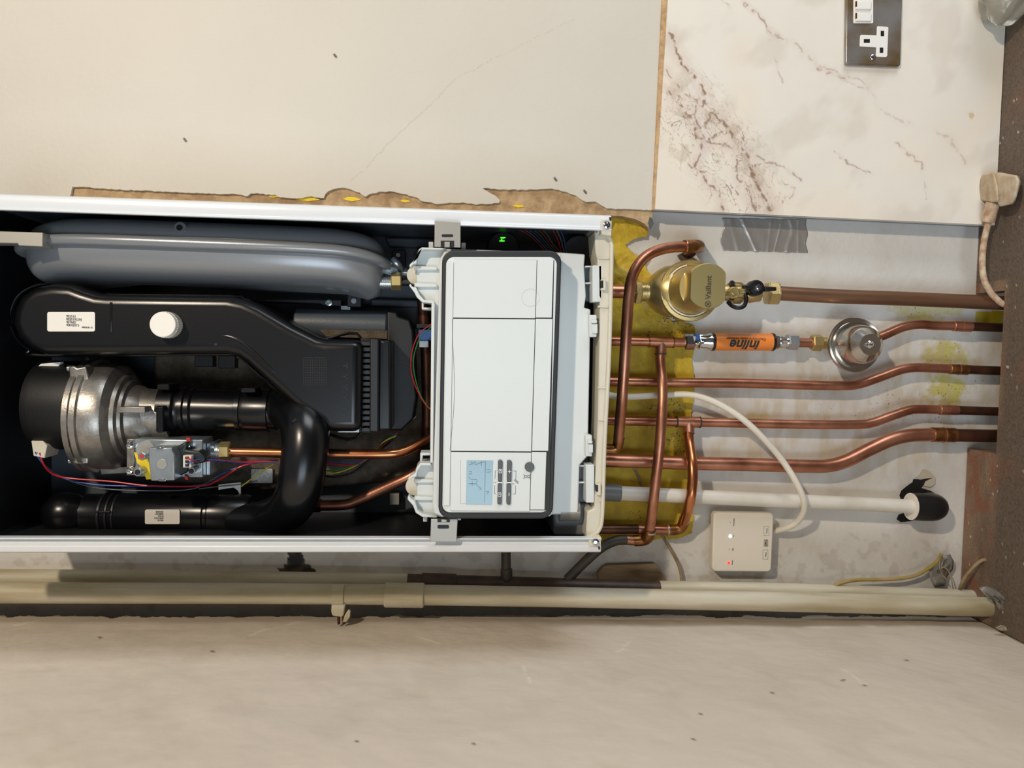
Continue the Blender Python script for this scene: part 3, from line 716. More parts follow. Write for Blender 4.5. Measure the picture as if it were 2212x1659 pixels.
# condensate trap
ta = Vector((P(330,1112,.11).x,-.105,0)); tz = lambda u: Vector((ta.x,-.105,P(u,1112,.135).z)); Rt = rp(42,.105)
b = B(); b.lathe(tz(162),Vector((0,0,-1)),[(Rt*.9,0),(Rt*.98,.002),(Rt*.98,.048),(Rt*1.02,.05),(Rt*1.02,.168),(Rt*.97,.170),(Rt*.97,.174),(Rt*1.04,.176),(Rt*1.04,.225),(Rt*.96,.230),(Rt*.55,.232)],56)
tp = b.build('condensate_trap','black_plastic',boiler,sharp=30)
for (u0,u1) in ((205,210),(222,226),(236,240)):
    b = B(); b.lathe(tz(u0),Vector((0,0,-1)),[(Rt*1.01,0),(Rt*1.035,.0006),(Rt*1.035,tz(u0).z-tz(u1).z),(Rt*1.01,tz(u0).z-tz(u1).z+.0006)],56); b.build('trap_ring','soft_black',tp)
B().rect(206,1104,238,1108,.1358,.125).build('trap_clip','soft_black',tp,bev=.0006)
b = B(); b.lathe(tz(70),Vector((0,0,-1)),[(.004,0),(.018,.004),(.028,.016),(.030,.030),(.026,.046),(.018,.056),(.016,.08)],40); b.build('trap_elbow','black_plastic',tp,sharp=70)
st = B().rrect(313,1101,388,1132,3.5,.1354,.1325).build('label_sticker','sticker',tp)
for k,s_ in enumerate(('902536','0030152321','8??0.8'.replace('?','1'),'I2000U471','20204028')): text('print',s_,353,1124-k*4.6,.1354,rp(4.9,.135),'L','ink',st,align='LEFT',sx=.8)

# gas valve --------------------------------------------------------------------------
gv = B().prism([(290,948),(438,950),(438,1032),(292,1030)],.165,.118).build('gas_valve','zinc',boiler,bev=.0015)
B().rect(273,948,291,1027,.158,.10).build('valve_flange','cast_alu',gv,bev=.001)
B().prism([(215,1010),(275,1008),(275,1022),(218,1026)],.12,.10).build('valve_bracket','cast_alu',gv,bev=.001)
for (u,v) in ((281,963),(281,1017),(405,962)):
    b = B(); p = P(u,v,.172); b.lathe(p,OUT,[(rp(8,.17),-.01),(rp(8,.17),0),(rp(6,.17),.003),(rp(2.5,.17),.0035),(rp(2,.17),.001),(0,.001)],24); b.build('screw','chrome',gv)
for (u,v,m_n,dd) in ((297,1020,'yellow_tag',.185),(413,1018,'zinc',.18)):
    b = B(); p = P(u,v,dd); q = Vector((p.x,-.165,p.z)); b.cyl(q,p,rp(9,dd),24,ch=.0006); t_ = b.build('test_nipple','zinc',gv)
    b = B(); b.cyl(p,p+OUT*.0008,rp(5.5,dd),20); b.build('nipple_core','black_matte',t_)
b = B(); b.disc(314,972,19,.168,.16); b.build('valve_boss','bracket_steel',gv)
b = B(); p = P(306,986,.19); b.nut(Vector((p.x,-.165,p.z)),p,rp(9,.19)); n_ = b.build('hex_bolt','zinc',gv); B().disc(306,986,4.5,.1908,.189).build('red_seal','red_paint',n_)
B().prism([(290,977),(318,981),(322,1000),(328,1035),(316,1036),(308,1010),(296,1000)],.1668,.164).build('yellow_tag','yellow_tag',gv)
so = B().prism([(321,967),(371,967),(372,974),(377,981),(377,1038),(326,1039),(321,1000)],.206,.165).build('solenoid','zinc',gv,bev=.0012)
b = B(); b.disc(349,1003,11,.2072,.202); b.build('solenoid_core','bracket_steel',gv,bev=.0005)
for (u,v) in ((345,969),(350,1037)): B().rect(u-8,v-3,u+8,v+3,.2080,.200).build('solenoid_tab','chrome',gv,bev=.0006)
B().prism([(372,972),(400,954),(406,960),(400,972),(428,974),(445,990),(440,1000),(408,1005),(404,1020),(378,1034)],.185,.16).build('coil_body','coil_black',gv,bev=.004,seg=3)
b = B(); b.rect(395,984,413,1010,.194,.175); cn = b.build('connector','cream_plastic',gv,bev=.0006)
b = B()
for k in range(3): b.rect(400,986.5+k*8,408,992+k*8,.1948,.190)
b.build('connector_slot','black_matte',cn)
B().prism([(402,946),(410,946),(411,956),(403,957)],.1705,.164).build('red_seal','red_paint',gv); B().prism([(398,1026),(405,1030),(406,1037),(400,1036)],.1705,.164).build('red_seal','red_paint',gv)
B().rect(446,958,454,1026,.15,.09).build('valve_plate','zinc',gv,bev=.0006)
b = B(); b.cyl(P(452,975,.13),P(478,975,.13),rp(16,.13),28)
for k in range(6): b.cyl(P(456+k*4,975,.13),P(458+k*4,975,.13),rp(18,.13),28)
b.build('threaded_neck','zinc',gv)
b = B(); b.nut(P(475,974,.13),P(499,974,.13),rp(20,.13),rot=math.pi/6); b.build('brass_nut','brass_smooth',gv)
b = B(); b.tube([P(497,976,.13),P(560,977,.13),P(700,980,.13),P(830,981,.13),P(870,976,.125),P(905,960,.115),P(950,938,.10)],rp(10.5,.13),24); b.build('gas_pipe','copper_bright',boiler)
b = B(); b.tube([P(690,1092,.09),P(745,1090,.09),P(775,1080,.09),P(830,1055,.095),P(880,1032,.10),P(930,1005,.10)],rp(11.5,.09),24); fp = b.build('flow_pipe','copper',boiler)
b = B(); b.nut(P(672,1092,.09),P(694,1092,.09),rp(15,.09)); b.build('flow_coupling','copper_dark',fp); B().prism([(660,1108),(672,1090),(674,1108),(668,1114)],.10,.08).build('red_clip','red_paint',fp)
b = B(); b.tube([P(912,650,.06),P(918,720,.06),P(922,850,.06),P(922,960,.06)],rp(11,.06),20); rp2 = b.build('riser_pipe','copper_dark',boiler)
B().rrect(904,712,934,735,3,.09,.05).build('sensor','blue_plastic',rp2,bev=.001); B().rect(900,700,940,708,.085,.05).build('sensor_clip','black_matte',rp2); B().rect(906,736,925,750,.085,.05).build('sensor_plug','zinc',rp2)
# small parts in the shadow
B().rect(842,1066,862,1090,.03,.012).build('tab','bracket_steel',boiler); 
B().rrect(541,1012,590,1045,3,.05,.03).build('terminal_block','cast_alu',boiler,bev=.001)
t_ = B().prism([(472,1047),(520,1042),(520,1075),(514,1060),(505,1053),(472,1058)],.10,.0985).build('wire_label','sticker',boiler)
for (u0,v0,u1,v1) in ((420,768,460,793),(471,768,508,796)): B().rrect(u0,v0,u1,v1,3,.062,.04).build('cover_plate','black_matte',hx,bev=.001)

# wires
def wire(m, pts, w=2.2, name='wire'):
    B().tube([P(u,v,d) for u,v,d in pts], rp(w/2*1.05,.13), 8, 8).build(name, m, boiler)
wire('wire_red',[(86,978,.155),(96,1006,.15),(118,1026,.14),(160,1034,.135),(240,1040,.135),(320,1049,.135),(430,1050,.13),(470,1038,.13),(520,1008,.13),(560,999,.12),(600,995,.11)],3.4)
wire('wire_blue',[(76,976,.155),(92,1000,.15),(130,1030,.128),(200,1046,.128),(300,1050,.128),(430,1048,.12),(490,1018,.12),(560,998,.11),(600,994,.11)],3.0)
wire('wire_grey',[(80,977,.155),(100,1008,.145),(150,1038,.12),(220,1055,.12),(330,1060,.12),(420,1055,.12),(480,1024,.12),(545,1000,.11)],2.4)
wire('wire_red',[(403,988,.195),(415,994,.195),(435,997,.18),(470,994,.16),(520,998,.13),(600,995,.12)],3.0)
wire('wire_blue',[(403,1004,.195),(415,996,.195),(440,992,.18),(480,996,.16),(520,999,.13),(600,997,.12)],2.6)
wire('wire_yellow',[(521,1051,.10),(555,1026,.10),(592,1002,.10)],3.0)
wire('wire_grey',[(430,1056,.10),(470,1051,.10),(520,1046,.10),(556,1038,.09)],2.6)
wire('wire_red',[(690,998,.10),(730,1003,.10),(765,1004,.10),(790,992,.10),(840,950,.10),(880,920,.10)],3)
wire('wire_blue',[(690,995,.10),(740,998,.10),(790,992,.10),(830,950,.10),(855,938,.10)],2.6)
wire('wire_green',[(690,1018,.10),(720,1016,.10),(770,1004,.10),(800,985,.10),(830,952,.105),(860,938,.1)],3.0)
wire('wire_yellow',[(690,1012,.10),(720,1022,.10),(760,1010,.10),(795,988,.10),(828,955,.107),(858,941,.1)],2.6)
wire('wire_black',[(690,1024,.10),(720,1030,.105),(760,1022,.105),(795,996,.10),(830,965,.1),(900,900,.1)],5.0)
wire('wire_red',[(932,700,.11),(905,722,.11),(890,760,.11),(888,800,.11),(900,840,.11),(920,875,.11),(935,885,.11)],2.4)
wire('wire_green',[(934,704,.11),(908,730,.11),(895,765,.11),(894,800,.11),(906,848,.11),(924,878,.11),(936,888,.11)],2.4)
for k,m_n in enumerate(('wire_red','wire_grey','wire_blue','wire_green','wire_red','wire_grey')):
    wire(m_n,[(1080+k*12,488,.12),(1130+k*9,500,.12),(1165+k*6,528,.13),(1180+k*7,548,.13)],1.8)
for k,m_n in enumerate(('wire_red','wire_grey','wire_blue')): wire(m_n,[(1190+k*9,490,.13),(1204+k*7,516,.13),(1214+k*5,548,.13)],2.2)
# circulation pump with its lit display, large black knob
pm = B(); pm.lathe(P(1085,540,.07),OUT,[(.024,-.03),(.024,.02),(.022,.026),(0,.026)],40); pm = pm.build('pump_head','black_matte',boiler)
B().rect(1081,512,1092,514.5,.0975,.095).build('lit_segment','led_green',pm); B().rect(1079,519,1090,521.5,.0975,.095).build('lit_segment','led_green',pm); B().rect(1082,516,1085,519,.0975,.095).build('lit_segment','led_green',pm); B().rect(1086,514,1088,516,.0975,.095).build('lit_segment','led_green',pm)
b = B(); b.lathe(P(1252,548,.11),OUT,[(rp(38),-.03),(rp(38),0),(rp(34),.004),(0,.004)],40,sy=1.0); b.build('pressure_cap','rubber',boiler)
B().rrect(1196,1086,1284,1157,6,.185,.03).build('siphon_body','grey_coupling',boiler,bev=.004,seg=3)
b = B(); b.cyl(P(1208,1102,.19),P(1250,1102,.19),rp(24,.19),32); b.build('siphon_cup','cloudy_plastic',boiler)

# control box ------------------------------------------------------------------------
cb_ = B().prism([(912,535),(965,537),(1210,545),(1264,549),(1262,574),(1266,640),(1262,665),(1276,668),(1270,985),(1252,1005),(1249,1111),(1194,1112),(1160,1121),(990,1121),(942,1117),(912,1114),(899,1105),(892,1090),(900,1080),(900,1025),(897,1014),(906,1004),(930,1002),(934,900),(936,655),(912,650),(903,640),(900,620),(899,560),(903,542)],.205,.15).build('control_box','body_white',boiler,bev=.002,seg=3)
B().prism([(960,542),(1212,548),(1210,700),(1196,1108),(1188,1116),(955,1118),(938,1110),(934,1090),(950,560)],.236,.19).build('raised_body','body_white',cb_,bev=.002,seg=3)
# ear rims and clips
er = B().prism([(912,534),(905,538),(901,556),(885,571),(884,577),(888,577),(892,571),(900,569),(900,558),(906,544),(916,539),(964,540),(964,536)],.222,.20)
er.prism([(883,616),(887,613),(890,619),(899,621),(906,636),(916,648),(938,650),(938,662),(934,662),(933,655),(912,653),(900,642),(895,632)],.222,.20)
er.prism([(932,655),(939,655),(936,1000),(929,1000)],.222,.20)
er.prism([(930,1000),(908,1000),(900,1010),(897,1022),(883,1031),(881,1037),(884,1037),(892,1032),(900,1030),(902,1018),(910,1006),(932,1006)],.222,.20)
er.prism([(880,1074),(884,1071),(888,1078),(896,1082),(902,1102),(912,1110),(944,1114),(944,1119),(912,1117),(898,1108),(892,1092),(881,1080)],.222,.20)
er.build('box_rim','body_white',cb_,bev=.001)
for (u,v) in ((899,594),(896,1051)):
    b = B(); b.disc(u,v,20,.19,.17); b.build('pivot_disc','cream_plastic',cb_,bev=.001)
for a in (574,611,1034,1072):
    b = B(); b.prism([(895,a),(944,a+2),(944,a+9),(895,a+9)],.2115,.2); b.build('clip_rib','body_white',cb_,bev=.0008)
for (u0,v0,u1,v1) in ((926,522,936,538),(997,524,1006,538),(914,1112,923,1127),(987,1118,996,1124)): B().rect(u0,v0,u1,v1,.20,.17).build('locating_tab','body_white',cb_,bev=.0006)
for (pp) in ([(911,652),(934,654),(934,668),(911,668),(911,664),(930,664),(930,658),(915,658),(915,668),(911,668)],):
    B().prism([(911,652),(915,652),(915,664),(934,664),(934,669),(911,668)],.20,.17).build('latch_frame','body_white',cb_,bev=.0005)
B().prism([(908,978),(929,978),(929,984),(913,984),(912,1002),(907,1002)],.20,.17).build('latch_frame','body_white',cb_,bev=.0005)
# gasket
def rr(u0,v0,u1,v1,r,dx0=0,dx1=0,n=7):
    pts = []
    for k_,(cx_,cy_,a0) in enumerate(((u1-r,v0+r,-90),(u1-r-dx1,v1-r,0),(u0+r-dx0,v1-r,90),(u0+r,v0+r,180))):
        for k in range(n+1):
            a = math.radians(a0+90*k/n); pts.append((cx_+r*math.cos(a), cy_+r*math.sin(a)))
    return pts
gk = B(); op = rr(955,541,1213,1121,26,8,18); ip = rr(964,556,1203,1107,18,8,18)
oF = gk.ring([P(u,v,.250) for u,v in op]); oB = gk.ring([Vector((P(u,v,.250).x,-.232,P(u,v,.250).z)) for u,v in op])
iF = gk.ring([P(u,v,.250) for u,v in ip]); iB = gk.ring([Vector((P(u,v,.250).x,-.232,P(u,v,.250).z)) for u,v in ip])
gk.bridge(oB,oF); gk.bridge(oF,iF); gk.bridge(iF,iB); gk.bridge(iB,oB)
gk.build('gasket','gasket',cb_,bev=.002,seg=3)
PD = .253
B().prism(rr(963.5,555,1203.5,1107.5,17,8,18),.2505,.2355).build('panel_edge','panel_white',cb_,bev=.0012,seg=3)
B().prism([(981,560),(1197,562),(1187,1102),(973,1100)],.2510,.2496).build('panel_seam','ink',cb_)
def edgeu(u0,v): return u0-(v-556)*(18/551.0) if u0 > 1100 else u0-(v-556)*(8/551.0)
def pan(u0,v0,u1,v1,name): 
    f = lambda u,v: (u-(v-556)*(8+10*(u-964)/239)/551.0, v)
    return B().prism([f(u0,v0),f(u1,v0+2*(u1-u0)/240),f(u1,v1+2*(u1-u0)/240),f(u0,v1)],PD,.247).build(name,'panel_white',cb_,bev=.0005)
fpx = [('cover_panel',981,560,1160,686),('cover_panel',1161.2,560,1196,686),('cover_panel',981,688.5,1160,974),('cover_panel',1161.5,688.5,1198,974),('control_panel',981,976.5,1160,1103),('control_panel',1161.2,976.5,1194,1101)]
pans = [pan(a,b_,c,d_,n) for n,a,b_,c,d_ in fpx]
pan(966,566,980,1092,'panel_margin')
cp_ = cb_
# circle outline, curve on the cover
def ringline(u,v,r,w,d,n=36): 
    b = B(); pts = [(u+r*math.cos(2*math.pi*k/n),v+r*math.sin(2*math.pi*k/n)) for k in range(n+1)]; return b.strip(pts,w,d,.0002)
ringline(1146,643,19,.5,PD).build('round_mark','mark_grey',cb_)
B().strip([(977,688),(978,740),(981,800),(982,850),(979,900),(972,974)],.9,PD,.0002).build('panel_curve','ink_soft',cb_)
# display
dp = B().prism([(1008,994.5),(1065,995),(1063,1090),(1006.5,1089.5)],PD+.0006,PD-.002).build('display','display',cb_)
di = B(); z_ = PD+.0008
for pl,w in (([(1013,1004),(1018,1003),(1019,997),(1022,1003),(1026,997),(1027,1004),(1040,999),(1046,997)],.8),([(1040,996),(1040,1006)],.8),([(1013,1018),(1018,1018),(1018,1024),(1013,1024)],.8),([(1012,1030),(1018,1036),(1030,1036),(1030,1048)],.8),([(1012,1045),(1028,1045)],.9),([(1020,1040),(1020,1050)],.8),([(1048.5,996),(1047,1085)],.9),([(1051,1014),(1059,1014),(1059,1020),(1051,1020)],.7),([(1050,1062),(1056,1062),(1052,1068)],.8),([(1029,1048),(1040,1056),(1036,1058)],.7)):
    di.strip(pl,w,z_,.0001)
di.build('display_symbols','display_ink',dp)
# buttons
def btn(pp, ic):
    o = B().prism(pp,PD+.0035,PD-.001).build('button','button_grey',cb_,bev=.0012,seg=3)
    d_ = PD+.0036
    if ic[0]=='text': text('symbol',ic[1],ic[2],ic[3],d_,ic[4],ic[5],'print_white',o,bold=.02)
    elif ic[0]=='sq':
        u,v = ic[1:]; b = B(); b.strip([(u-3,v-4),(u+3,v-4),(u+3,v+4),(u-3,v+4),(u-3,v-4)],1.0,d_,.0002); b.rect(u-.8,v-2,u+1.2,v+.4,d_+.0002,d_); b.build('symbol','print_white',o)
    elif ic[0]=='bars':
        b = B()
        for pl in ic[1]: b.strip(pl,1.3,d_,.0002)
        b.build('symbol','print_white',o)
btn([(1077,994),(1085,994),(1086,1000),(1084.5,1040.5),(1076,1040.5),(1076,998)],('sq',1081,1017.5))
btn([(1075.5,1045),(1084.5,1045),(1083.5,1089),(1082,1090),(1075,1090),(1074.5,1086)],('sq',1079,1068.5))
btn([(1096,994.5),(1104,994.5),(1106,1000),(1104.5,1041),(1095,1041),(1095.5,998)],('bars',[[(1097,1018.3),(1104,1018.5)],[(1100.5,1015),(1100.5,1022)]]))
btn([(1094.5,1045),(1104,1045),(1103,1089),(1101,1090.5),(1095,1090.5),(1094,1086)],('bars',[[(1099.6,1064.5),(1099.3,1071.5)]]))
for u in (1080.3,1099.8): B().rect(u-4.6,1041.5,u+4.6,1044,PD+.0036,PD).build('button_divider','print_white',cb_)
b = B(); p = P(1144,1009,PD+.003); b.cyl(Vector((p.x,-PD+.002,p.z)),p,rp(10.4,PD),36,ch=.0006); b.build('reset_button','button_grey',cb_)
# printed signs
pr = B()
for pl in ([(1072,1017),(1070,1017),(1069,1035)],[(1068.5,1048),(1068.5,1067),(1071,1067)],[(1065.5,1042),(1067,1042)],[(1068.5,1042),(1072,1042)],[(1109,1017),(1115,1017.5),(1114,1035)],[(1108,1067),(1113.5,1067),(1114,1049)],
    [(1110,1037),(1119,1045)],[(1111.5,1036),(1120,1043.5)],[(1113,1035),(1120,1041.5)],[(1108,1044),(1111,1046)],
    [(1130.5,1024.5),(1134,1027.5)],[(1130.5,1034),(1134.5,1031)],[(1145.5,1025),(1142,1027.5)],[(1145.5,1034),(1142,1031)],
    [(1132,1029),(1136,1032),(1143,1032)],[(1132,1029),(1136,1027.5),(1143,1027.5)],[(1136,1029.8),(1141,1029.8)],[(1143,1027),(1144.3,1029.6),(1143,1032.4)]):
    pr.strip(pl,.8,PD,.0002)
pr.build('printed_symbols','ink',cb_)
B().strip([(995,993),(995,1088),(1006,1088)],.5,PD,.0001).build('moulded_line','ink_soft',cb_)
# brackets top and bottom of the box
for (pp,sl,cl) in (([(939,477),(995,480),(995,535),(938,533)],(954,506,979,512),(952,520,981,534)),([(931,1121),(989,1121),(986,1171),(929,1170)],(945,1134,970,1142),(945,1120,972,1128))):
    bk = B().prism(pp,.242,.240).build('steel_bracket','bracket_steel',boiler,bev=.0006)
    B().rrect(*sl,3,.2424,.2418).build('bracket_slot','black_matte',bk)
    B().rect(*cl,.2424,.2418).build('bracket_window','black_matte',bk)
    B().rect(cl[0]+8,cl[1]+2,cl[0]+20,cl[3],.2445,.238).build('spring_clip','bracket_steel',bk,bev=.0006)
# hinge clips
for (u0,v0,u1,v1) in ((1286,573,1300,652),(1272,1004,1284,1086)):
    h = B().rect(u0-6,v0,u1,v1,.215,.19).build('hinge_clip','body_white',boiler,bev=.001)
    B().rect(u0-24,v0+1,u0-4,v1-2,.19,.17).build('hinge_recess','grey_lining',h); B().rect(u0-22,v0+37,u0-2,v0+40,.2,.17).build('hinge_web','body_white',h); B().rect(u0-22,v0+1,u0-2,v0+4,.2,.17).build('hinge_web','body_white',h)
for (u0,v0,u1,v1) in ((1273,680,1289,728),(1265,940,1279,986)):
    h = B().rect(u0,v0,u1,v1,.215,.19).build('latch','body_white',boiler,bev=.001); B().rect(u0+4,v0+12,u1+1,v0+18,.219,.2).build('latch_catch','body_white',h,bev=.0006); B().rect(u0+6,v0+20,u1+2,v1-8,.218,.2).build('latch_catch','body_white',h,bev=.0006)

# ------------------------------------------------------------------ pipes and fittings below the boiler
def pth(pts, d=None): return [P(*(p if len(p)==3 else (p[0],p[1],d))) for p in pts]
def band(b, u0,v0,u1,v1,d,rpx,ch=0.0008): return b.cyl(P(u0,v0,d),P(u1,v1,d),rp(rpx,d),24,ch=ch)
def base(pts,d): return P(pts[0][0],pts[0][1],d)

def copper_run(label, pts, d, rpx, socks, group=None, m='copper', end=None, parts=()):
    t = thing('copper_pipe', label, 'pipe', P(pts[-1][0],pts[-1][1],d), group)
    b = B(); w = pth(pts,d); b.tube(w, rp(rpx,d), 24, 8, straight=False); b.build('tube', m, t)
    if end:                                          # old darker stub that goes down behind the worktop
        u,v = end; b = B(); e = P(u,v,d); b.tube([w[-1]+(w[-2]-w[-1]).normalized()*.004, e, e+Vector((0,0,-.10))], rp(rpx*.98,d), 20, straight=True); b.build('old_stub','copper_dark',t)
    for (u0,v0,u1,v1,mm) in socks:
        b = B(); band(b,u0,v0,u1,v1,d,rpx*1.13); s_ = b.build('socket',mm,t)
        um,vm = (u0+u1)/2,(v0+v1)/2
        b = B(); L = math.hypot(u1-u0,v1-v0); ex,ey = (u1-u0)/L*1.2,(v1-v0)/L*1.2
        b.cyl(P(um-ex,vm-ey,d),P(um+ex,vm+ey,d),rp(rpx*1.18,d),24)
        b.build('solder_ring','copper',s_)
    return t

p3 = copper_run('small copper pipe second from the brass valve pipe, bent up before the worktop notch',
    [(1296,823),(1320,824),(1500,827),(1600,828),(1740,832),(1830,833),(1862,828),(1900,815),(1945,799),(1975,794.5),(2010,795),(2052,797)],.03,10.6,[(2050,797,2090,799,'fitting_tarnish')],end=(2158,801))
p4 = copper_run('small copper pipe with a soldered tee and a hanging curved branch',
    [(1296,908),(1400,910),(1500,912),(1600,914),(1740,917),(1850,917),(1885,913),(1925,899),(1965,886),(1990,884),(2030,885)],.03,10.4,[(2028,885,2068,886,'copper'),],end=(2156,889))
b = B(); band(b,1462,911,1512,912,.03,12.2); band(b,1487,911,1488,936,.03,12.2); te = b.build('tee','copper',p4)
for (a,c,e_,f) in ((1460,911,1463,911),(1510,912,1513,912),(1475,936,1500,937)):
    b = B(); b.cyl(P(a,c,.03) if a!=1475 else P(1487.5,935,.03),P(e_,f,.03) if a!=1475 else P(1487.6,938,.03),rp(12.8,.03),24); b.build('solder_ring','lead_dark',te)
b = B(); b.tube(pth([(1487,932,.03),(1489,960,.04),(1495,1000,.060),(1496,1040,.068),(1490,1085,.066),(1477,1128,.035)]),rp(11.3,.05),22); b.build('branch','copper_bright',p4)
b = B(); b.tube(pth([(1479,1122,.035),(1473,1138,.03),(1462,1144,.028),(1442,1145,.028)]),rp(12,.03),22); eb = b.build('elbow','fitting_tarnish',p4)
b = B(); b.cyl(P(1480,1121,.036),P(1478,1124.5,.036),rp(13.2,.035),24); b.build('solder_ring','solder',eb); b = B(); b.cyl(P(1444,1145,.028),P(1441,1145,.028),rp(12.8,.03),24); b.build('solder_ring','solder',eb)
b = B(); b.tube(pth([(1446,1145,.028),(1400,1144,.028),(1378,1143,.028)]),rp(10.8,.03),20); b.build('tube','copper',p4)
b = B(); b.tube(pth([(1380,1143,.028),(1340,1143,.028),(1290,1143,.028)]),rp(10.6,.03),20); b.build('old_stub','copper_dark',p4)
p5 = copper_run('thick copper pipe, lowest of the bent ones, rising in a wide bend',
    [(1290,994),(1400,997),(1500,1001),(1600,1003),(1740,1007),(1790,1006),(1830,995),(1880,970),(1925,950),(1965,941),(2015,939)],.035,15,[(2012,939,2062,940,'fitting_tarnish')],end=(2158,942))
# mains pipe through the scale inhibitor
p2 = thing('copper_pipe','copper pipe with a soldered tee leading into the orange sleeve fitting','pipe',P(1480,738,.035))
b = B(); b.tube(pth([(1296,736),(1400,738),(1486,740)],.035),rp(10.6,.035),22); b.build('tube','copper',p2)
b = B(); band(b,1402,738,1454,739.5,.035,12.3); band(b,1428,739,1427,765,.035,12.3); te = b.build('tee','copper',p2)
for a in ((1400,738,1403,738),(1452,739.5,1455,739.5)): b = B(); b.cyl(P(a[0],a[1],.035),P(a[2],a[3],.035),rp(12.9,.035),24); b.build('solder_ring','fitting_tarnish',te)
b = B(); b.cyl(P(1427,763,.036),P(1427,766,.036),rp(13,.035),24); b.build('solder_ring','lead_dark',te)
b = B(); b.tube(pth([(1427,762,.036),(1426,780,.042),(1430,820,.065),(1431,860,.075),(1428,920,.08),(1423,980,.08),(1416,1040,.075),(1410,1095,.068),(1403,1148,.048)]),rp(11.4,.065),22); b.build('branch','copper',p2)
b = B(); b.tube(pth([(1404,1143,.05),(1401,1158,.045),(1391,1166,.037),(1370,1168,.033)]),rp(12.8,.035),22); eb = b.build('elbow','fitting_tarnish',p2)
b = B(); b.cyl(P(1404.5,1146,.049),P(1404,1149,.048),rp(13.6,.04),24); b.build('solder_ring','solder',eb)
b = B(); b.tube(pth([(1372,1168,.033),(1352,1166,.033)]),rp(11,.033),20); b.build('tube','copper',p2)
b = B(); b.tube(pth([(1354,1166,.033),(1330,1168,.033),(1300,1182,.032),(1265,1212,.03),(1225,1252,.03)]),rp(11,.03),20); b.build('lead_pipe','lead_dark',p2)
# scale inhibitor
si = thing('scale_inhibitor','orange-labelled tubular inline scale inhibitor between chrome couplings','pipe fitting',P(1602,740,.035))
AXI = P(1602,738.5,.035)
def sv(u): return P(u,738.5+(u-1535)*.004,.035)
b = B(); b.cyl(sv(1540),sv(1665),rp(19.3,.035),48); sl = b.build('sleeve','orange_label',si)
for u in (1536,1665): b = B(); b.cyl(sv(u),sv(u+6),rp(20,.035),40,ch=.0006); b.build('end_band','rubber',si)
WR = (AXI, rp(19.3,.035)+.0002)
text('print','inline',1603,745,.035,rp(31,.04),'L','ink',sl,bold=.03,shear=.25,wrap=WR,sx=1.0)
text('print','Electrolytic scale inhibitor',1605,732,.035,rp(9.8,.04),'L','ink',sl,wrap=WR,sx=.86)
b = B(); 
for k in range(13): b.rect(1572+k*4.9,723,1575.6+k*4.9,724.3,.0518,.0505)
o_ = b.build('print_line','ink_soft',sl)
b = B(); b.lathe(sv(1500),sv(1540)-sv(1500),[(rp(11),0),(rp(11),.006),(rp(16),.008),(rp(16),.018),(rp(18.5),.022),(rp(18.5),.029)],36); cpl = b.build('coupling','chrome',si)
b = B(); b.nut(sv(1507),sv(1517),rp(16.5)); b.build('hex','chrome',cpl)
b = B(); b.nut(sv(1478),sv(1500),rp(17.5),rot=.3); b.build('compression_nut','chrome',si); B().prism([(1504,722),(1511,721),(1512,733),(1505,734)],.052,.035).build('blue_mark','blue_plastic',cpl)
b = B(); b.lathe(sv(1671),sv(1720)-sv(1671),[(rp(18.5),0),(rp(17),.006),(rp(12),.008),(rp(14),.010),(rp(14),.018),(rp(11),.020),(rp(13),.024),(rp(12),.034)],36); cpl = b.build('coupling','chrome',si)
b = B(); b.nut(sv(1684),sv(1696),rp(15.5)); b.build('hex','steel',cpl); b = B(); b.nut(sv(1700),sv(1722),rp(18),rot=.2); b.build('compression_nut','zinc',si)
# pipe on from the inhibitor, behind the arrestor
p6 = copper_run('copper pipe with a brass nut passing behind the round steel dome',
    [(1720,740),(1760,741),(1800,742),(1850,742),(1885,733),(1910,724),(1950,707),(1985,701),(2020,703),(2060,704)],.03,10.6,[(2058,704,2098,706,'copper'),],end=(2164,708))
b = B(); b.nut(P(1752,740,.03),P(1774,741,.03),rp(18.5),rot=.3); nt_ = b.build('brass_nut','brass',p6); b = B(); b.cyl(P(1772,741,.03),P(1800,742,.03),rp(13,.03),24); b.nut(P(1782,741,.03),P(1800,742,.03),rp(15)); b.build('brass_tee','brass',p6)
# shock arrestor
sa_ = P(1845,745,.052)
sa = thing('shock_arrestor','round stainless steel domed vessel with a nipple, above the copper pipe bend','pressure vessel',sa_)
R0 = rp(60,.052)
b = B(); b.lathe(sa_,OUT,[(.010,-.03),(.012,-.014),(R0*.80,-.012),(R0*.95,-.005),(R0*1.0,-.001),(R0*1.03,.001),(R0*1.0,.0035),(R0*.93,.002),(R0*.86,.001),(R0*.80,.004),(R0*.76,.014),(R0*.72,.024),(R0*.66,.034),(R0*.60,.038),(R0*.42,.046),(R0*.385,.048),(R0*.15,.0478)],72)
bd = b.build('dome','steel',sa,sharp=40)
b = B(); b.lathe(sa_+OUT*.0478,OUT,[(R0*.15,0),(R0*.13,.002),(R0*.10,.003),(R0*.11,.006),(R0*.07,.008),(R0*.05,.013),(0,.0135)],24); b.build('nipple','chrome',sa)

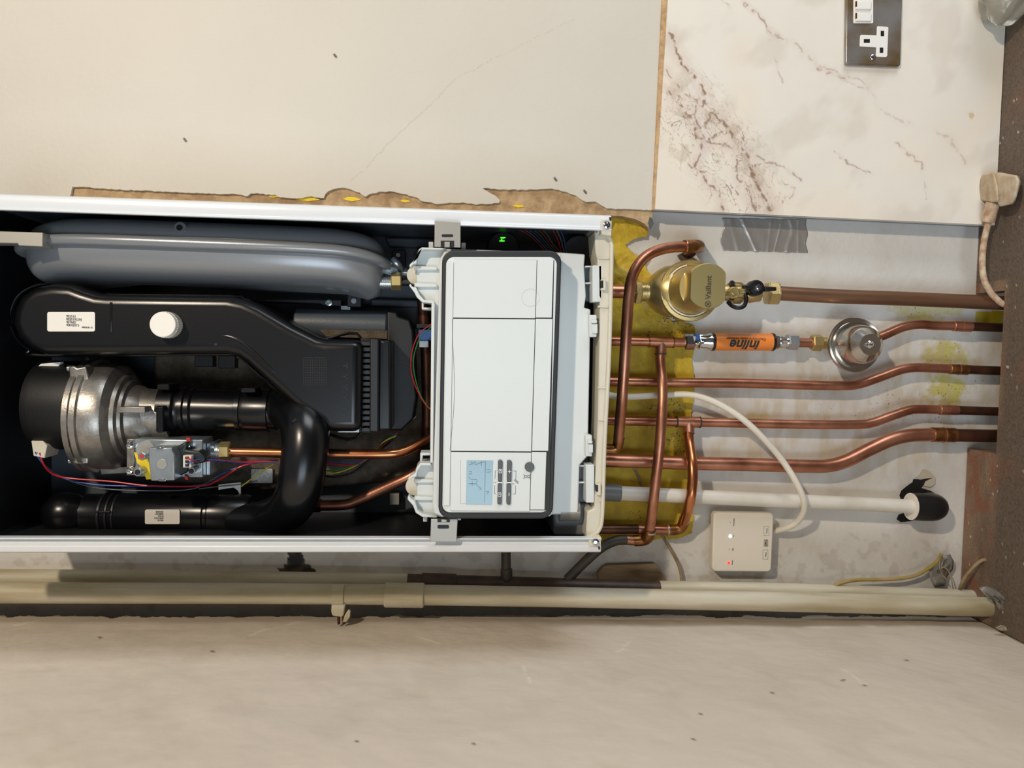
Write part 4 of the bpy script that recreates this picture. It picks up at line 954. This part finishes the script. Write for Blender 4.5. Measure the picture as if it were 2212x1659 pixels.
# gas pipe and the brass filter
gp = thing('copper_pipe','thick brown tarnished pipe running from the brass valve to the worktop corner','pipe',P(2150,655,.045))
b = B(); b.tube(pth([(1670,633),(1800,640),(1968,646),(2170,655)],.045)+[P(2170,655,.045)+Vector((0,0,-.1))],rp(16,.045),28,6); b.build('tube','copper_brown',gp)
ft = thing('magnetic_filter','brass system filter with an engraved round cap and black lever valve','pipe fitting',P(1460,630,.05))
fcx = P(1488,628.5,.062)
b = B(); b.lathe(fcx,OUT,[(.012,-.056),(.030,-.050),(.041,-.036),(.0445,-.018),(.0455,-.004)],64); rb_ = b.build('filter_body','brass_smooth',ft)
b = B(); b.lathe(P(1394,630,.04),P(1470,629.5,.04)-P(1394,630,.04),[(.013,-.004),(.015,.002),(.024,.008),(.034,.020),(.040,.032),(.041,.045)],48); b.build('filter_neck','brass_smooth',ft,sharp=60)
b = B()
for k in range(64):
    a = 2*math.pi*k/64; r_ = .0455; b.box(fcx+Vector((r_*math.cos(a),.014,r_*math.sin(a))),(.0022,.010,.0022),Matrix.Rotation(-a,3,'Y'))
b.build('knurling','brass',rb_)
b = B(); b.lathe(fcx,OUT,[(.0455,-.004),(.0475,-.002),(.0475,.006),(.0465,.009),(.0415,.010),(.0395,.008),(.0375,.007)],72); b.build('filter_collar','brass',ft)
b = B()
for a0,a1 in ((1.7,4.6),(4.9,6.0),(.2,1.2)):
    pts = [fcx+OUT*.010+Vector((.0388*math.cos(a0+(a1-a0)*k/16),0,.0388*math.sin(a0+(a1-a0)*k/16))) for k in range(17)]
    b.tube(pts,.0013,8,1,straight=True)
b.build('seal_ring','sticker',ft)
b = B(); RC = .0375
def capring(r,h,flat):
    o_ = []
    for k in range(72):
        a = 2*math.pi*k/72; x,z = r*math.cos(a),r*math.sin(a); z = max(-flat,min(flat,z)); o_.append(fcx+Vector((x,0,z))+OUT*h)
    return b.ring(o_)
prev = None
for r,h,fl in ((RC,.004,1),(RC*.98,.012,1),(RC*.94,.045,1),(RC*.89,.062,1),(RC*.885,.0625,.0262),(RC*.88,.087,.0262),(RC*.84,.090,.0252)):
    rg = capring(r,h,fl)
    if prev: b.bridge(prev,rg)
    prev = rg
b.bm.faces.new(prev)
cap = b.build('filter_cap','brass_smooth',ft,sharp=30)
fd_ = .062+.0903
text('engraving','Vaillant',1531,621,fd_,rp(17.5,fd_),'U','lead_dark',cap,bold=.01)
b = B()
def circ(b,u,v,r,w,d,n=28): return b.strip([(u+r*math.cos(2*math.pi*k/n),v+r*math.sin(2*math.pi*k/n)) for k in range(n+1)],w,d,.0003)
circ(b,1530,657,6.2,1.1,fd_)
for pl in ([(1534,653),(1529,656),(1526,653.5),(1523,654.5)],[(1534,661),(1529,658),(1526,660.5),(1523,659.5)],[(1526,657),(1531,657),(1534,657)]): b.strip(pl,1.0,fd_,.0003)
b.build('engraved_emblem','lead_dark',cap)
b = B(); b.nut(P(1368,631,.045),P(1384,631,.045),.0195,rot=.2); nn = b.build('union_nut','brass',ft)
b = B()
for k in range(4): b.cyl(P(1384+k*3.2,631,.045),P(1386+k*3.2,631,.045),.0145,32)
b.cyl(P(1380,631,.045),P(1400,631,.045),.0132,32); b.build('thread','brass_smooth',ft)
b = B(); b.cyl(P(1300,629,.045),P(1370,631,.045),rp(14.5,.045),28); b.build('inlet_pipe','copper',ft)
b = B(); b.lathe(P(1545,632,.045),P(1680,634,.045)-P(1545,632,.045),[(.012,0),(.013,.02),(.0155,.021),(.0155,.036),(.013,.037),(.014,.05),(.016,.056),(.014,.066),(.0135,.072)],36); vb_ = b.build('valve_body','brass',ft)
b = B()
for k in range(8):
    a = math.pi*(k/7-.5); c_ = P(1592,633,.045); c_ = Vector((c_.x,c_.y,c_.z))+Vector((.0158*math.sin(a),-.0158*math.cos(a),0)); b.box(c_,(.0022,.0022,.013))
b.build('valve_ribs','brass_smooth',vb_)
b = B(); b.nut(P(1655,634,.045),P(1680,634,.045),.0195,rot=.1); b.build('compression_nut','brass',ft)
b = B(); p = P(1586,632,.085); q = Vector((p.x,-.045,p.z)); b.lathe(q,OUT,[(.007,0),(.007,.03),(.009,.032),(.009,.039),(.0075,.041),(.0065,.0395),(.003,.0395),(.0028,.042),(0,.042)],32); tc_ = b.build('test_cap','brass_smooth',ft)
b = B(); pk = P(1639,621,.085); qk = Vector((pk.x,-.05,pk.z)); b.lathe(qk,OUT,[(.009,0),(.0125,.012),(.0125,.026),(.011,.030),(.006,.0305)],36); lv = b.build('lever_hub','rubber',ft)
b = B(); b.prism([(1606,615),(1625,617),(1625,626),(1606,623)],.083,.075); b.build('lever_wing','rubber',lv,bev=.0012); b = B(); b.prism([(1653,618),(1678,620),(1678,628),(1653,630)],.083,.075); b.build('lever_wing','rubber',lv,bev=.0012)
b = B(); b.nut(pk+OUT*-.005,pk+OUT*.001,.0052); b.lathe(pk,OUT,[(.003,0),(.003,.003),(0,.0032)],16); b.build('lever_nut','chrome',lv)
b = B(); b.tube(pth([(1572,652,.06),(1582,661,.065),(1595,665,.068),(1607,661,.068),(1612,648,.065),(1610,636,.06)]),rp(4.6,.06),12); b.build('cap_strap','rubber',ft)
b = B(); b.lathe(P(1578,628,.058),P(1590,628,.058)-P(1578,628,.058),[(.013,0),(.016,.001),(.016,.003),(.013,.004)],32); b.build('strap_collar','rubber',ft)

# looping pipe
lp = thing('copper_pipe','copper pipe looping from a wall elbow by the duct tape down past the boiler end','pipe',P(1330,968,.05))
b = B(); b.tube(pth([(1482,533,.075),(1455,534,.08),(1428,539,.088),(1400,551,.098),(1378,573,.105),(1364,605,.11),(1358,645,.11),(1354,700,.11),(1348,800,.105),(1343,870,.095),(1338,925,.075),(1336,952,.065)]),rp(12,.1),26); b.build('tube','copper',lp)
b = B(); b.tube(pth([(1478,533,.075),(1498,532,.07),(1508,532,.055),(1509,533,.03),(1509,534,.0)]),rp(14.2,.07),24); eb = b.build('wall_elbow','fitting_tarnish',lp)
b = B(); b.cyl(P(1480,533,.075),P(1483,533,.075),rp(14.8,.075),24); b.build('solder_ring','copper',eb)
b = B(); b.tube(pth([(1337,948,.066),(1334,963,.06),(1326,970,.058),(1296,970,.058)]),rp(11.6,.065),24); eb = b.build('elbow','fitting_tarnish',lp)
b = B(); b.cyl(P(1337.5,944,.066),P(1337.2,947,.066),rp(12.6,.065),24); b.build('solder_ring','lead_dark',eb)
B().prism([(1472,546),(1500,540),(1508,548),(1492,560),(1480,556)],.035,.002).build('wall_plate','copper_dark',lp,bev=.004)

# waste pipe
wp = thing('waste_pipe','white plastic waste pipe entering a black elbow at the wall','pipe',P(2000,1095,.02))
b = B(); b.cyl(P(1290,1063,.04),P(1970,1094,.04),rp(15.8,.04),32); b.build('tube','white_pipe',wp)
b = B(); b.cyl(P(1290,1062.5,.04),P(1340,1065,.04),rp(19.2,.04),32,ch=.0008); b.build('coupling','grey_coupling',wp)
eo = P(1968,1094,.04); ed = (P(2000,1095.5,.04)-eo).normalized()
b = B(); b.tube([eo,eo+ed*.018,eo+ed*.036,eo+ed*.047+Vector((0,.012,0)),eo+ed*.051+Vector((0,.04,0))],rp(30,.04),36,6,radii=[rp(30),rp(31),rp(30),rp(28),rp(27)],caps=False)
el = b.build('black_elbow','rubber',wp,sharp=60)
b = B(); b.lathe(eo,ed,[(rp(29),.001),(rp(29.5),-.001),(rp(26.5),-.001),(rp(26),.002),(rp(24),.008),(.001,.01)],40); b.build('elbow_seal','sticker',el)
# torn plaster behind the elbow
hl = B().prism([(1944,1070),(1948,1060),(1958,1052),(1966,1046),(1972,1042),(1974,1035),(1990,1037),(2014,1031),(1998,1044),(1990,1054),(2010,1060),(2024,1068),(2030,1080),(1990,1120),(1966,1126),(1946,1128),(1938,1122),(1942,1112),(1956,1108)],.0016,.0).build('hole_in_plaster','dark_hole',wall_back)
B().prism([(1976,1034),(1988,1028),(1993,1016),(2000,1015),(2012,1022),(2021,1032),(2020,1046),(2010,1052),(1996,1050),(2000,1040),(2016,1032),(1998,1034)],.0035,.0018).build('torn_plaster_flap','flake',wall_back)

# white cable and the receiver
ca = B(); ca.tube(pth([(1296,848,.05),(1330,856,.05),(1365,857,.045),(1405,855,.04),(1445,853,.04),(1480,852,.045),(1512,857,.055),(1555,874,.065),(1605,906,.07),(1650,948,.07),(1690,995,.065),(1720,1042,.068),(1736,1080,.066),(1736,1105,.056),(1722,1127,.04),(1702,1139,.03),(1672,1148,.012)]),rp(7,.06),16)
tag(ca.build('cable','cable_white'),'white round cable arcing over the pipes into the small square receiver','cable')
rc = thing('wireless_receiver','small square cream control box with red and white lights on the wall','receiver',P(1604,1170,0))
bs = B().rrect(1538,1108,1660,1228,8,.010,.0012).build('back_plate','receiver_white',rc,bev=.0008)
bs = B().rrect(1540,1107,1664,1230,8,.020,.010).build('rear_case','receiver_white',rc,bev=.0008)
fcv = B().prism([(1549,1106.5),(1664,1108),(1669,1110),(1671.5,1115),(1666.5,1229),(1664,1233),(1658,1235.5),(1546,1234.5),(1540,1231),(1538,1225),(1542,1113),(1544,1108.5)],.033,.018).build('front_cover','receiver_white',rc,bev=.0022,seg=3)
RD = .0331
text('print','EPH',1655,1173,RD,rp(7.4,RD),'U','ink',fcv,bold=.02)
b = B(); b.rect(1650.3,1165.5,1651.2,1180.7,RD+.0002,RD); b.rect(1658.4,1165.5,1659.3,1180.7,RD+.0002,RD); b.rect(1650.3,1165.5,1659.3,1166.2,RD+.0002,RD); b.rect(1650.3,1180,1659.3,1180.7,RD+.0002,RD); b.build('logo_frame','ink_soft',fcv)
for (u0,v0,u1,v1,s_,u,v) in ((1650,1137,1661,1157,'Connect',1656.3,1147),(1648,1188,1659,1208,'Manual',1654.3,1198)):
    b = B(); b.strip([(u0,v0),(u1,v0),(u1,v1),(u0,v1),(u0,v0)],.5,RD,.0002); bt = b.build('button_outline','ink_soft',fcv); text('print',s_,u,v,RD,rp(3.5,RD),'U','ink',bt)
for s_,u,v in (('Connection',1585.3,1128),('RF',1583.8,1157.5),('Hub',1583,1187),('Power',1582,1215)): text('print',s_,u,v,RD,rp(3.7,RD),'U','ink',fcv)
for u,v in ((1577.5,1128.5),(1575.5,1186.5)): B().rect(u-.7,v-.7,u+.7,v+.7,RD+.0003,RD).build('status_dot','ink',fcv)
b = B(); b.disc(1578,1158.5,3.2,RD+.0006,RD,16); b.build('white_light','led_white',rc); b = B(); b.disc(1574.5,1216,3.2,RD+.0006,RD,16); b.build('red_light','led_red',rc)

# duct tape
def tape():
    nx_,ny_ = 90,40; b = B(); g = []
    for i in range(nx_+1):
        col = []
        for j in range(ny_+1):
            s_,t_ = i/nx_,j/ny_
            top = 471+3*s_; bot = 541+5*s_
            u = 1563+180*s_+ (4*math.sin(t_*7)-3 if s_<.02 else 0) - (2*math.sin(t_*11) if s_>.98 else 0); v = top+(bot-top)*t_+ (1.6*mnoise.noise(Vector((s_*14,t_*5,7))) if t_ in (0,1) else 0)
            fold = .0012*math.exp(-((s_-(.22+.18*t_))/.02)**2)+.0009*math.exp(-((s_-(.58-.05*t_))/.012)**2)+.0011*math.exp(-((s_-.66+.1*(t_-.5))/.012)**2)+.0014*math.exp(-((s_-(.80+.03*math.sin(t_*5)))/.03)**2)+.0009*math.exp(-((s_-.90)/.015)**2)+.0008*math.exp(-((s_-.08-.1*t_)/.03)**2)
            h = .0012+fold+.0006*mnoise.noise(Vector((s_*9,t_*3,0)))+.0006*(1-t_)*abs(mnoise.noise(Vector((s_*20,t_*6,3))))
            col.append(b.bm.verts.new(P(u,v,h)))
        g.append(col)
    for i in range(nx_):
        for j in range(ny_): b.bm.faces.new((g[i][j],g[i+1][j],g[i+1][j+1],g[i][j+1]))
    o = b.build('duct_tape','duct_tape',None,sharp=60); m_ = o.modifiers.new('t','SOLIDIFY'); m_.thickness = .0004; return o
tag(tape(),'creased silver duct tape strip stuck on the wall below the marble panel','tape')

# double socket
sk = thing('wall_socket','chrome double wall socket with white switches on the marble panel','socket',P(1886,24,TM))
def skp(u,v): return (u,v)
pl_ = B().prism([(1830,-98),(1951,-96),(1952.5,-90),(1946,140),(1942,143),(1828,138.5),(1827,134)],.0475,.0402).build('faceplate','smudged_chrome',sk,bev=.0022,seg=3)
for (dy) in (0,):
    so_ = B().prism([(1895,57),(1898,56.5),(1917,57.5),(1919.5,60),(1917,121),(1914,123.5),(1895,122.5),(1892.5,120),(1893.5,102),(1859,100.5),(1857.5,98),(1858.5,77),(1861,75),(1894.5,76.5)],.0487,.046).build('socket_insert','socket_white',sk,bev=.0005)
    for (u0,v0,u1,v1) in ((1902.5,66.5,1910,78),(1900.5,102.5,1908,114),(1866,84.5,1879,92.5)): B().rect(u0,v0,u1,v1,.0489,.047).build('pin_hole','black_matte',so_)
so_ = B().prism([(1895,-72),(1919,-72),(1921,-8),(1897,-8),(1896,-28),(1860,-29),(1860,-54),(1896,-53)],.0487,.046).build('socket_insert','socket_white',sk,bev=.0005)
sf = B().rrect(1844,-1,1886.5,50,2,.0487,.046).build('switch_frame','socket_white',sk,bev=.0004)
for v0 in (2.5,28): 
    B().prism([(1850,v0),(1883,v0+1),(1882,v0+18),(1849,v0+17)],.0515,.048).build('rocker_switch','socket_white',sf,bev=.0009)
    B().rect(1848.5,v0,1851.5,v0+12,.0517,.05).build('red_mark','fitting_tarnish',sf)
b = B(); b.lathe(P(1886.5,123.5,.048),OUT,[(rp(6),-.001),(rp(6),.0006),(rp(4.5),.0014),(0,.0015)],24); sw = b.build('screw','chrome',sk); B().strip([(1882.5,124),(1890.5,123)],1.2,.0496,.0002).build('screw_slot','black_matte',sw)

# plug and its cable on the worktop
pg_ = thing('plug','grubby white mains plug lying on the worktop edge beside the marble panel','plug',P(2160,440,.09))
def hull(name, pts, m, parent, bev):
    b = B(); vs = [b.bm.verts.new(p) for p in pts]; bmesh.ops.convex_hull(b.bm, input=vs); return b.build(name, m, parent, bev=bev, seg=3)
zt_ = 0.9
def onz(u,v,h=0.0):                                   # a point seen at (u,v) at height h above the worktop
    r = ray(u,v); t = (zt_+h-CAM.z)/r.z; return CAM+r*t
hull('plug_back',[onz(2150,371,.033),onz(2196,378,.033),onz(2203,390,.03),onz(2196,425,.03),onz(2186,441,.028),onz(2160,447,.028),onz(2155,440,.03),onz(2151,385,.034),onz(2160,372,.004),onz(2204,382,.004),onz(2206,395,.004),onz(2192,440,.004),onz(2164,446,.004)],'dirty_plug',pg_,.004)
hull('plug_front',[onz(2122,376,.03),onz(2148,370,.036),onz(2155,400,.036),onz(2158,438,.034),onz(2135,438,.03),onz(2108,430,.026),onz(2110,405,.03),onz(2126,380,.004),onz(2150,376,.004),onz(2160,436,.004),onz(2116,430,.006)],'dirty_plug',pg_,.005)
b = B(); b.cyl(onz(2145,437,.022),onz(2134,480,.022),.010,24,ch=.001); b.build('cable_grip','dusty_cable',pg_)
b = B(); b.cyl(onz(2108,424,.018),onz(2098,425,.018),.0015,10); b.build('pin','brass',pg_)
b = B(); b.tube([onz(2136,476,.022),onz(2126,520,.026),P(2122,560,.055),P(2124,595,.06),P(2134,622,.062),P(2152,645,.064),P(2175,660,.066),P(2200,672,.066)+Vector((0,0,-.03))],rp(6.8,.06),16); b.build('cord','dusty_cable',pg_)
# cloudy tub at the far right
tb = B(); r_ = bmesh.ops.create_icosphere(tb.bm, subdivisions=5, radius=1.0); c0 = P(2168,-22,.085)
for v_ in r_['verts']:
    q = v_.co.copy(); f = 1+.22*mnoise.noise(q*1.6)+.05*abs(mnoise.noise(q*5))
    v_.co = Vector((c0.x+q.x*.048*f, c0.y+q.y*.034*f, max(.9005, .936+q.z*.040*f)))
tag(tb.build('plastic_bag','cloudy_plastic',None,sharp=70),'crumpled cloudy translucent plastic bag on the worktop against the marble','bag')

# corner pipes
cpA = thing('painted_pipe','cream painted pipe nearest the left wall with a coupling and bracket','pipe',P(2180,1312,.07))
b = B(); w = pth([(-60,1280),(700,1283),(1100,1288),(1700,1300),(2172,1312)],.07); b.tube([w[0]+Vector((0,0,.05))]+w,rp(21.8,.07),32,6); b.build('tube','painted_pipe',cpA)
b = B(); b.cyl(P(831,1285,.07),P(916,1286,.07),rp(26.5,.07),36,ch=.0015); cA = b.build('coupling','painted_pipe',cpA)
for u in (868,896): b = B(); b.cyl(P(u,1285.5,.07),P(u+2,1285.5,.07),rp(27,.07),36); b.build('seam','painted_pipe',cA)
cpB = thing('painted_pipe','second corner pipe behind, painted cream with a bare brown middle section','pipe',P(2120,1290,.03))
b = B(); w = pth([(-60,1248),(0,1248),(500,1252),(880,1257)],.032); b.tube([w[0]+Vector((0,0,.05))]+w,rp(18,.03),28,6); b.build('tube','painted_pipe',cpB)
b = B(); b.tube(pth([(876,1257),(1150,1264),(1436,1272)],.032),rp(17.4,.03),28,6); b.build('bare_section','bare_iron',cpB)
b = B(); b.tube(pth([(1424,1272),(1700,1277),(2170,1294)],.032),rp(18,.03),28,6); b.build('tube','painted_pipe',cpB)
b = B(); b.cyl(P(910,1258,.032),P(986,1260,.032),rp(20.5,.03),32,ch=.0012); b.build('coupling','bare_iron',cpB)
# paint chips on pipe A
ch = B()
for (u0,u1,v,w_) in ((1048,1092,1300.5,2.4),(1096,1118,1301.5,2),(1130,1163,1300,2.4)):
    ch.strip([(u0,v),((u0+u1)/2,v+.6),(u1,v-.4)],w_,.0835,.0004)
ch.build('bare_patch','copper_dark',cpA)
cl = thing('pipe_clip','paint-covered pipe clip holding the corner pipe to the left wall','clip',P(733,1320,.07))
b = B(); r_ = rp(22.5,.07); pa = P(720,1283,.07); pb_ = P(744,1283,.07)
pts = [P(732,1283,.07)+Vector((r_*math.cos(a)*1.06,-r_*math.sin(a)*1.06,0)) for a in [math.radians(20+k*14) for k in range(13)]]
for p,q in zip(pts[:-1],pts[1:]):
    m_ = (p+q)/2; a = math.atan2((q-p).y,(q-p).x); b.box(m_,((q-p).length*1.15,.0022,.017),Matrix.Rotation(a,3,'Z'))
b.build('strap','painted_pipe',cl,sharp=60)
B().prism([(716,1304),(746,1303),(742,1330),(738,1334),(718,1331),(715,1322)],.082,.066).build('clip_foot','painted_pipe',cl,bev=.002,seg=3)
B().prism([(744,1330),(752,1318),(757,1320),(756,1334),(748,1344),(740,1345)],.08,.074).build('bent_tab','painted_pipe',cl,bev=.001)
for u in (731,742): b = B(); b.cyl(P(u,1328,.074),P(u+1,1348,.074),.0022,10); b.build('nail','copper_dark',cl)
# dark branches behind
b = B(); b.cyl(P(1093,1150,.03),P(1093,1262,.034),rp(10.5,.03),22); tb_ = tag(b.build('branch_pipe','lead_dark'),'short dark pipe joining the corner pipes below the middle of the boiler','pipe')
b = B(); b.cyl(P(1094,1228,.033),P(1094,1256,.034),rp(13,.03),22,ch=.001); b.build('socket','lead_dark',tb_)
# timber block in the wall, old cables
tag(B().prism([(1302,1226),(1312,1221),(1414,1218),(1428,1232),(1442,1262),(1296,1262),(1290,1240)],.012,-.0).build('timber_block','timber',None,bev=.0015),'rough brown timber block set in the wall beside the corner pipes','timber')
def cable(lab, segs, m='cable_old', w=7):
    b = B(); b.tube(pth(segs),rp(w/2,.02),12); return tag(b.build('cable',m),lab,'cable')
cable('thin old tan cable curving from the pipe elbows down to the corner pipe',[(1368,1010,.012),(1378,1028,.012),(1386,1050,.010),(1404,1090,.010),(1422,1140,.010),(1436,1166,.010),(1450,1190,.012),(1464,1216,.012),(1471,1240,.012),(1473,1264,.014)],w=6.5)
cable('frayed old cable with a yellow stripe lying along the corner pipes',[(1796,1270,.030),(1812,1261,.034),(1850,1253,.030),(1900,1252,.026),(1950,1249,.024),(1985,1240,.022),(2008,1226,.02),(2025,1212,.018),(2034,1196,.016)],'cable_green',w=8)
cable('cut stub of old tan cable sticking up beside the worktop',[(2072,1278,.03),(2080,1256,.04),(2092,1238,.05),(2106,1222,.055),(2120,1211,.058),(2132,1209,.058)],w=8)
cable('curled thin bare wire at the frayed cable end',[(2032,1200,.02),(2029,1222,.024),(2034,1238,.028),(2044,1252,.03)],w=2.5)
cable('fine wire strand rising from behind the corner pipe end',[(2060,1276,.03),(2056,1256,.03),(2050,1236,.03),(2040,1226,.03),(2033,1228,.03)],w=2.8)
# crumpled film in the corner, flakes
def crumple(name, pts, d, m, lab, cat, seed):
    b = B(); c = (sum(p[0] for p in pts)/len(pts),sum(p[1] for p in pts)/len(pts)); rnd = random.Random(seed)
    rings = []
    for k,f in enumerate((1,.72,.42,.15)):
        rings.append(b.ring([P(c[0]+(u-c[0])*f,c[1]+(v-c[1])*f,d+rnd.uniform(-.004,.007)*(1 if k else .4)+.006*(1-f)) for u,v in pts]))
    for a,e_ in zip(rings[:-1],rings[1:]): b.bridge(a,e_)
    b.bm.faces.new(rings[-1]); o = b.build(name,m,None,sharp=25); q = o.modifiers.new('t','SOLIDIFY'); q.thickness = .0006
    return tag(o,lab,cat)
crumple('plastic_film',[(2114,1270),(2128,1266),(2145,1270),(2160,1280),(2178,1292),(2210,1310),(2208,1322),(2200,1330),(2186,1322),(2170,1326),(2158,1318),(2150,1298),(2136,1294)],.098,'film','torn grey plastic film crumpled over the lower ends of the corner pipes','plastic film',3)
crumple('plaster_scrap',[(2006,1230),(2024,1222),(2036,1216),(2040,1200),(2052,1197),(2060,1212),(2058,1230),(2046,1244),(2040,1266),(2018,1268),(2010,1252)],.016,'film','dusty grey scrap behind the frayed cable end on the wall','debris',5)
crumple('plaster_flake',[(2148,1356),(2162,1350),(2176,1352),(2188,1366),(2160,1362)],.11,'flake','small tan plaster flake against the left wall by the worktop','flake',9)
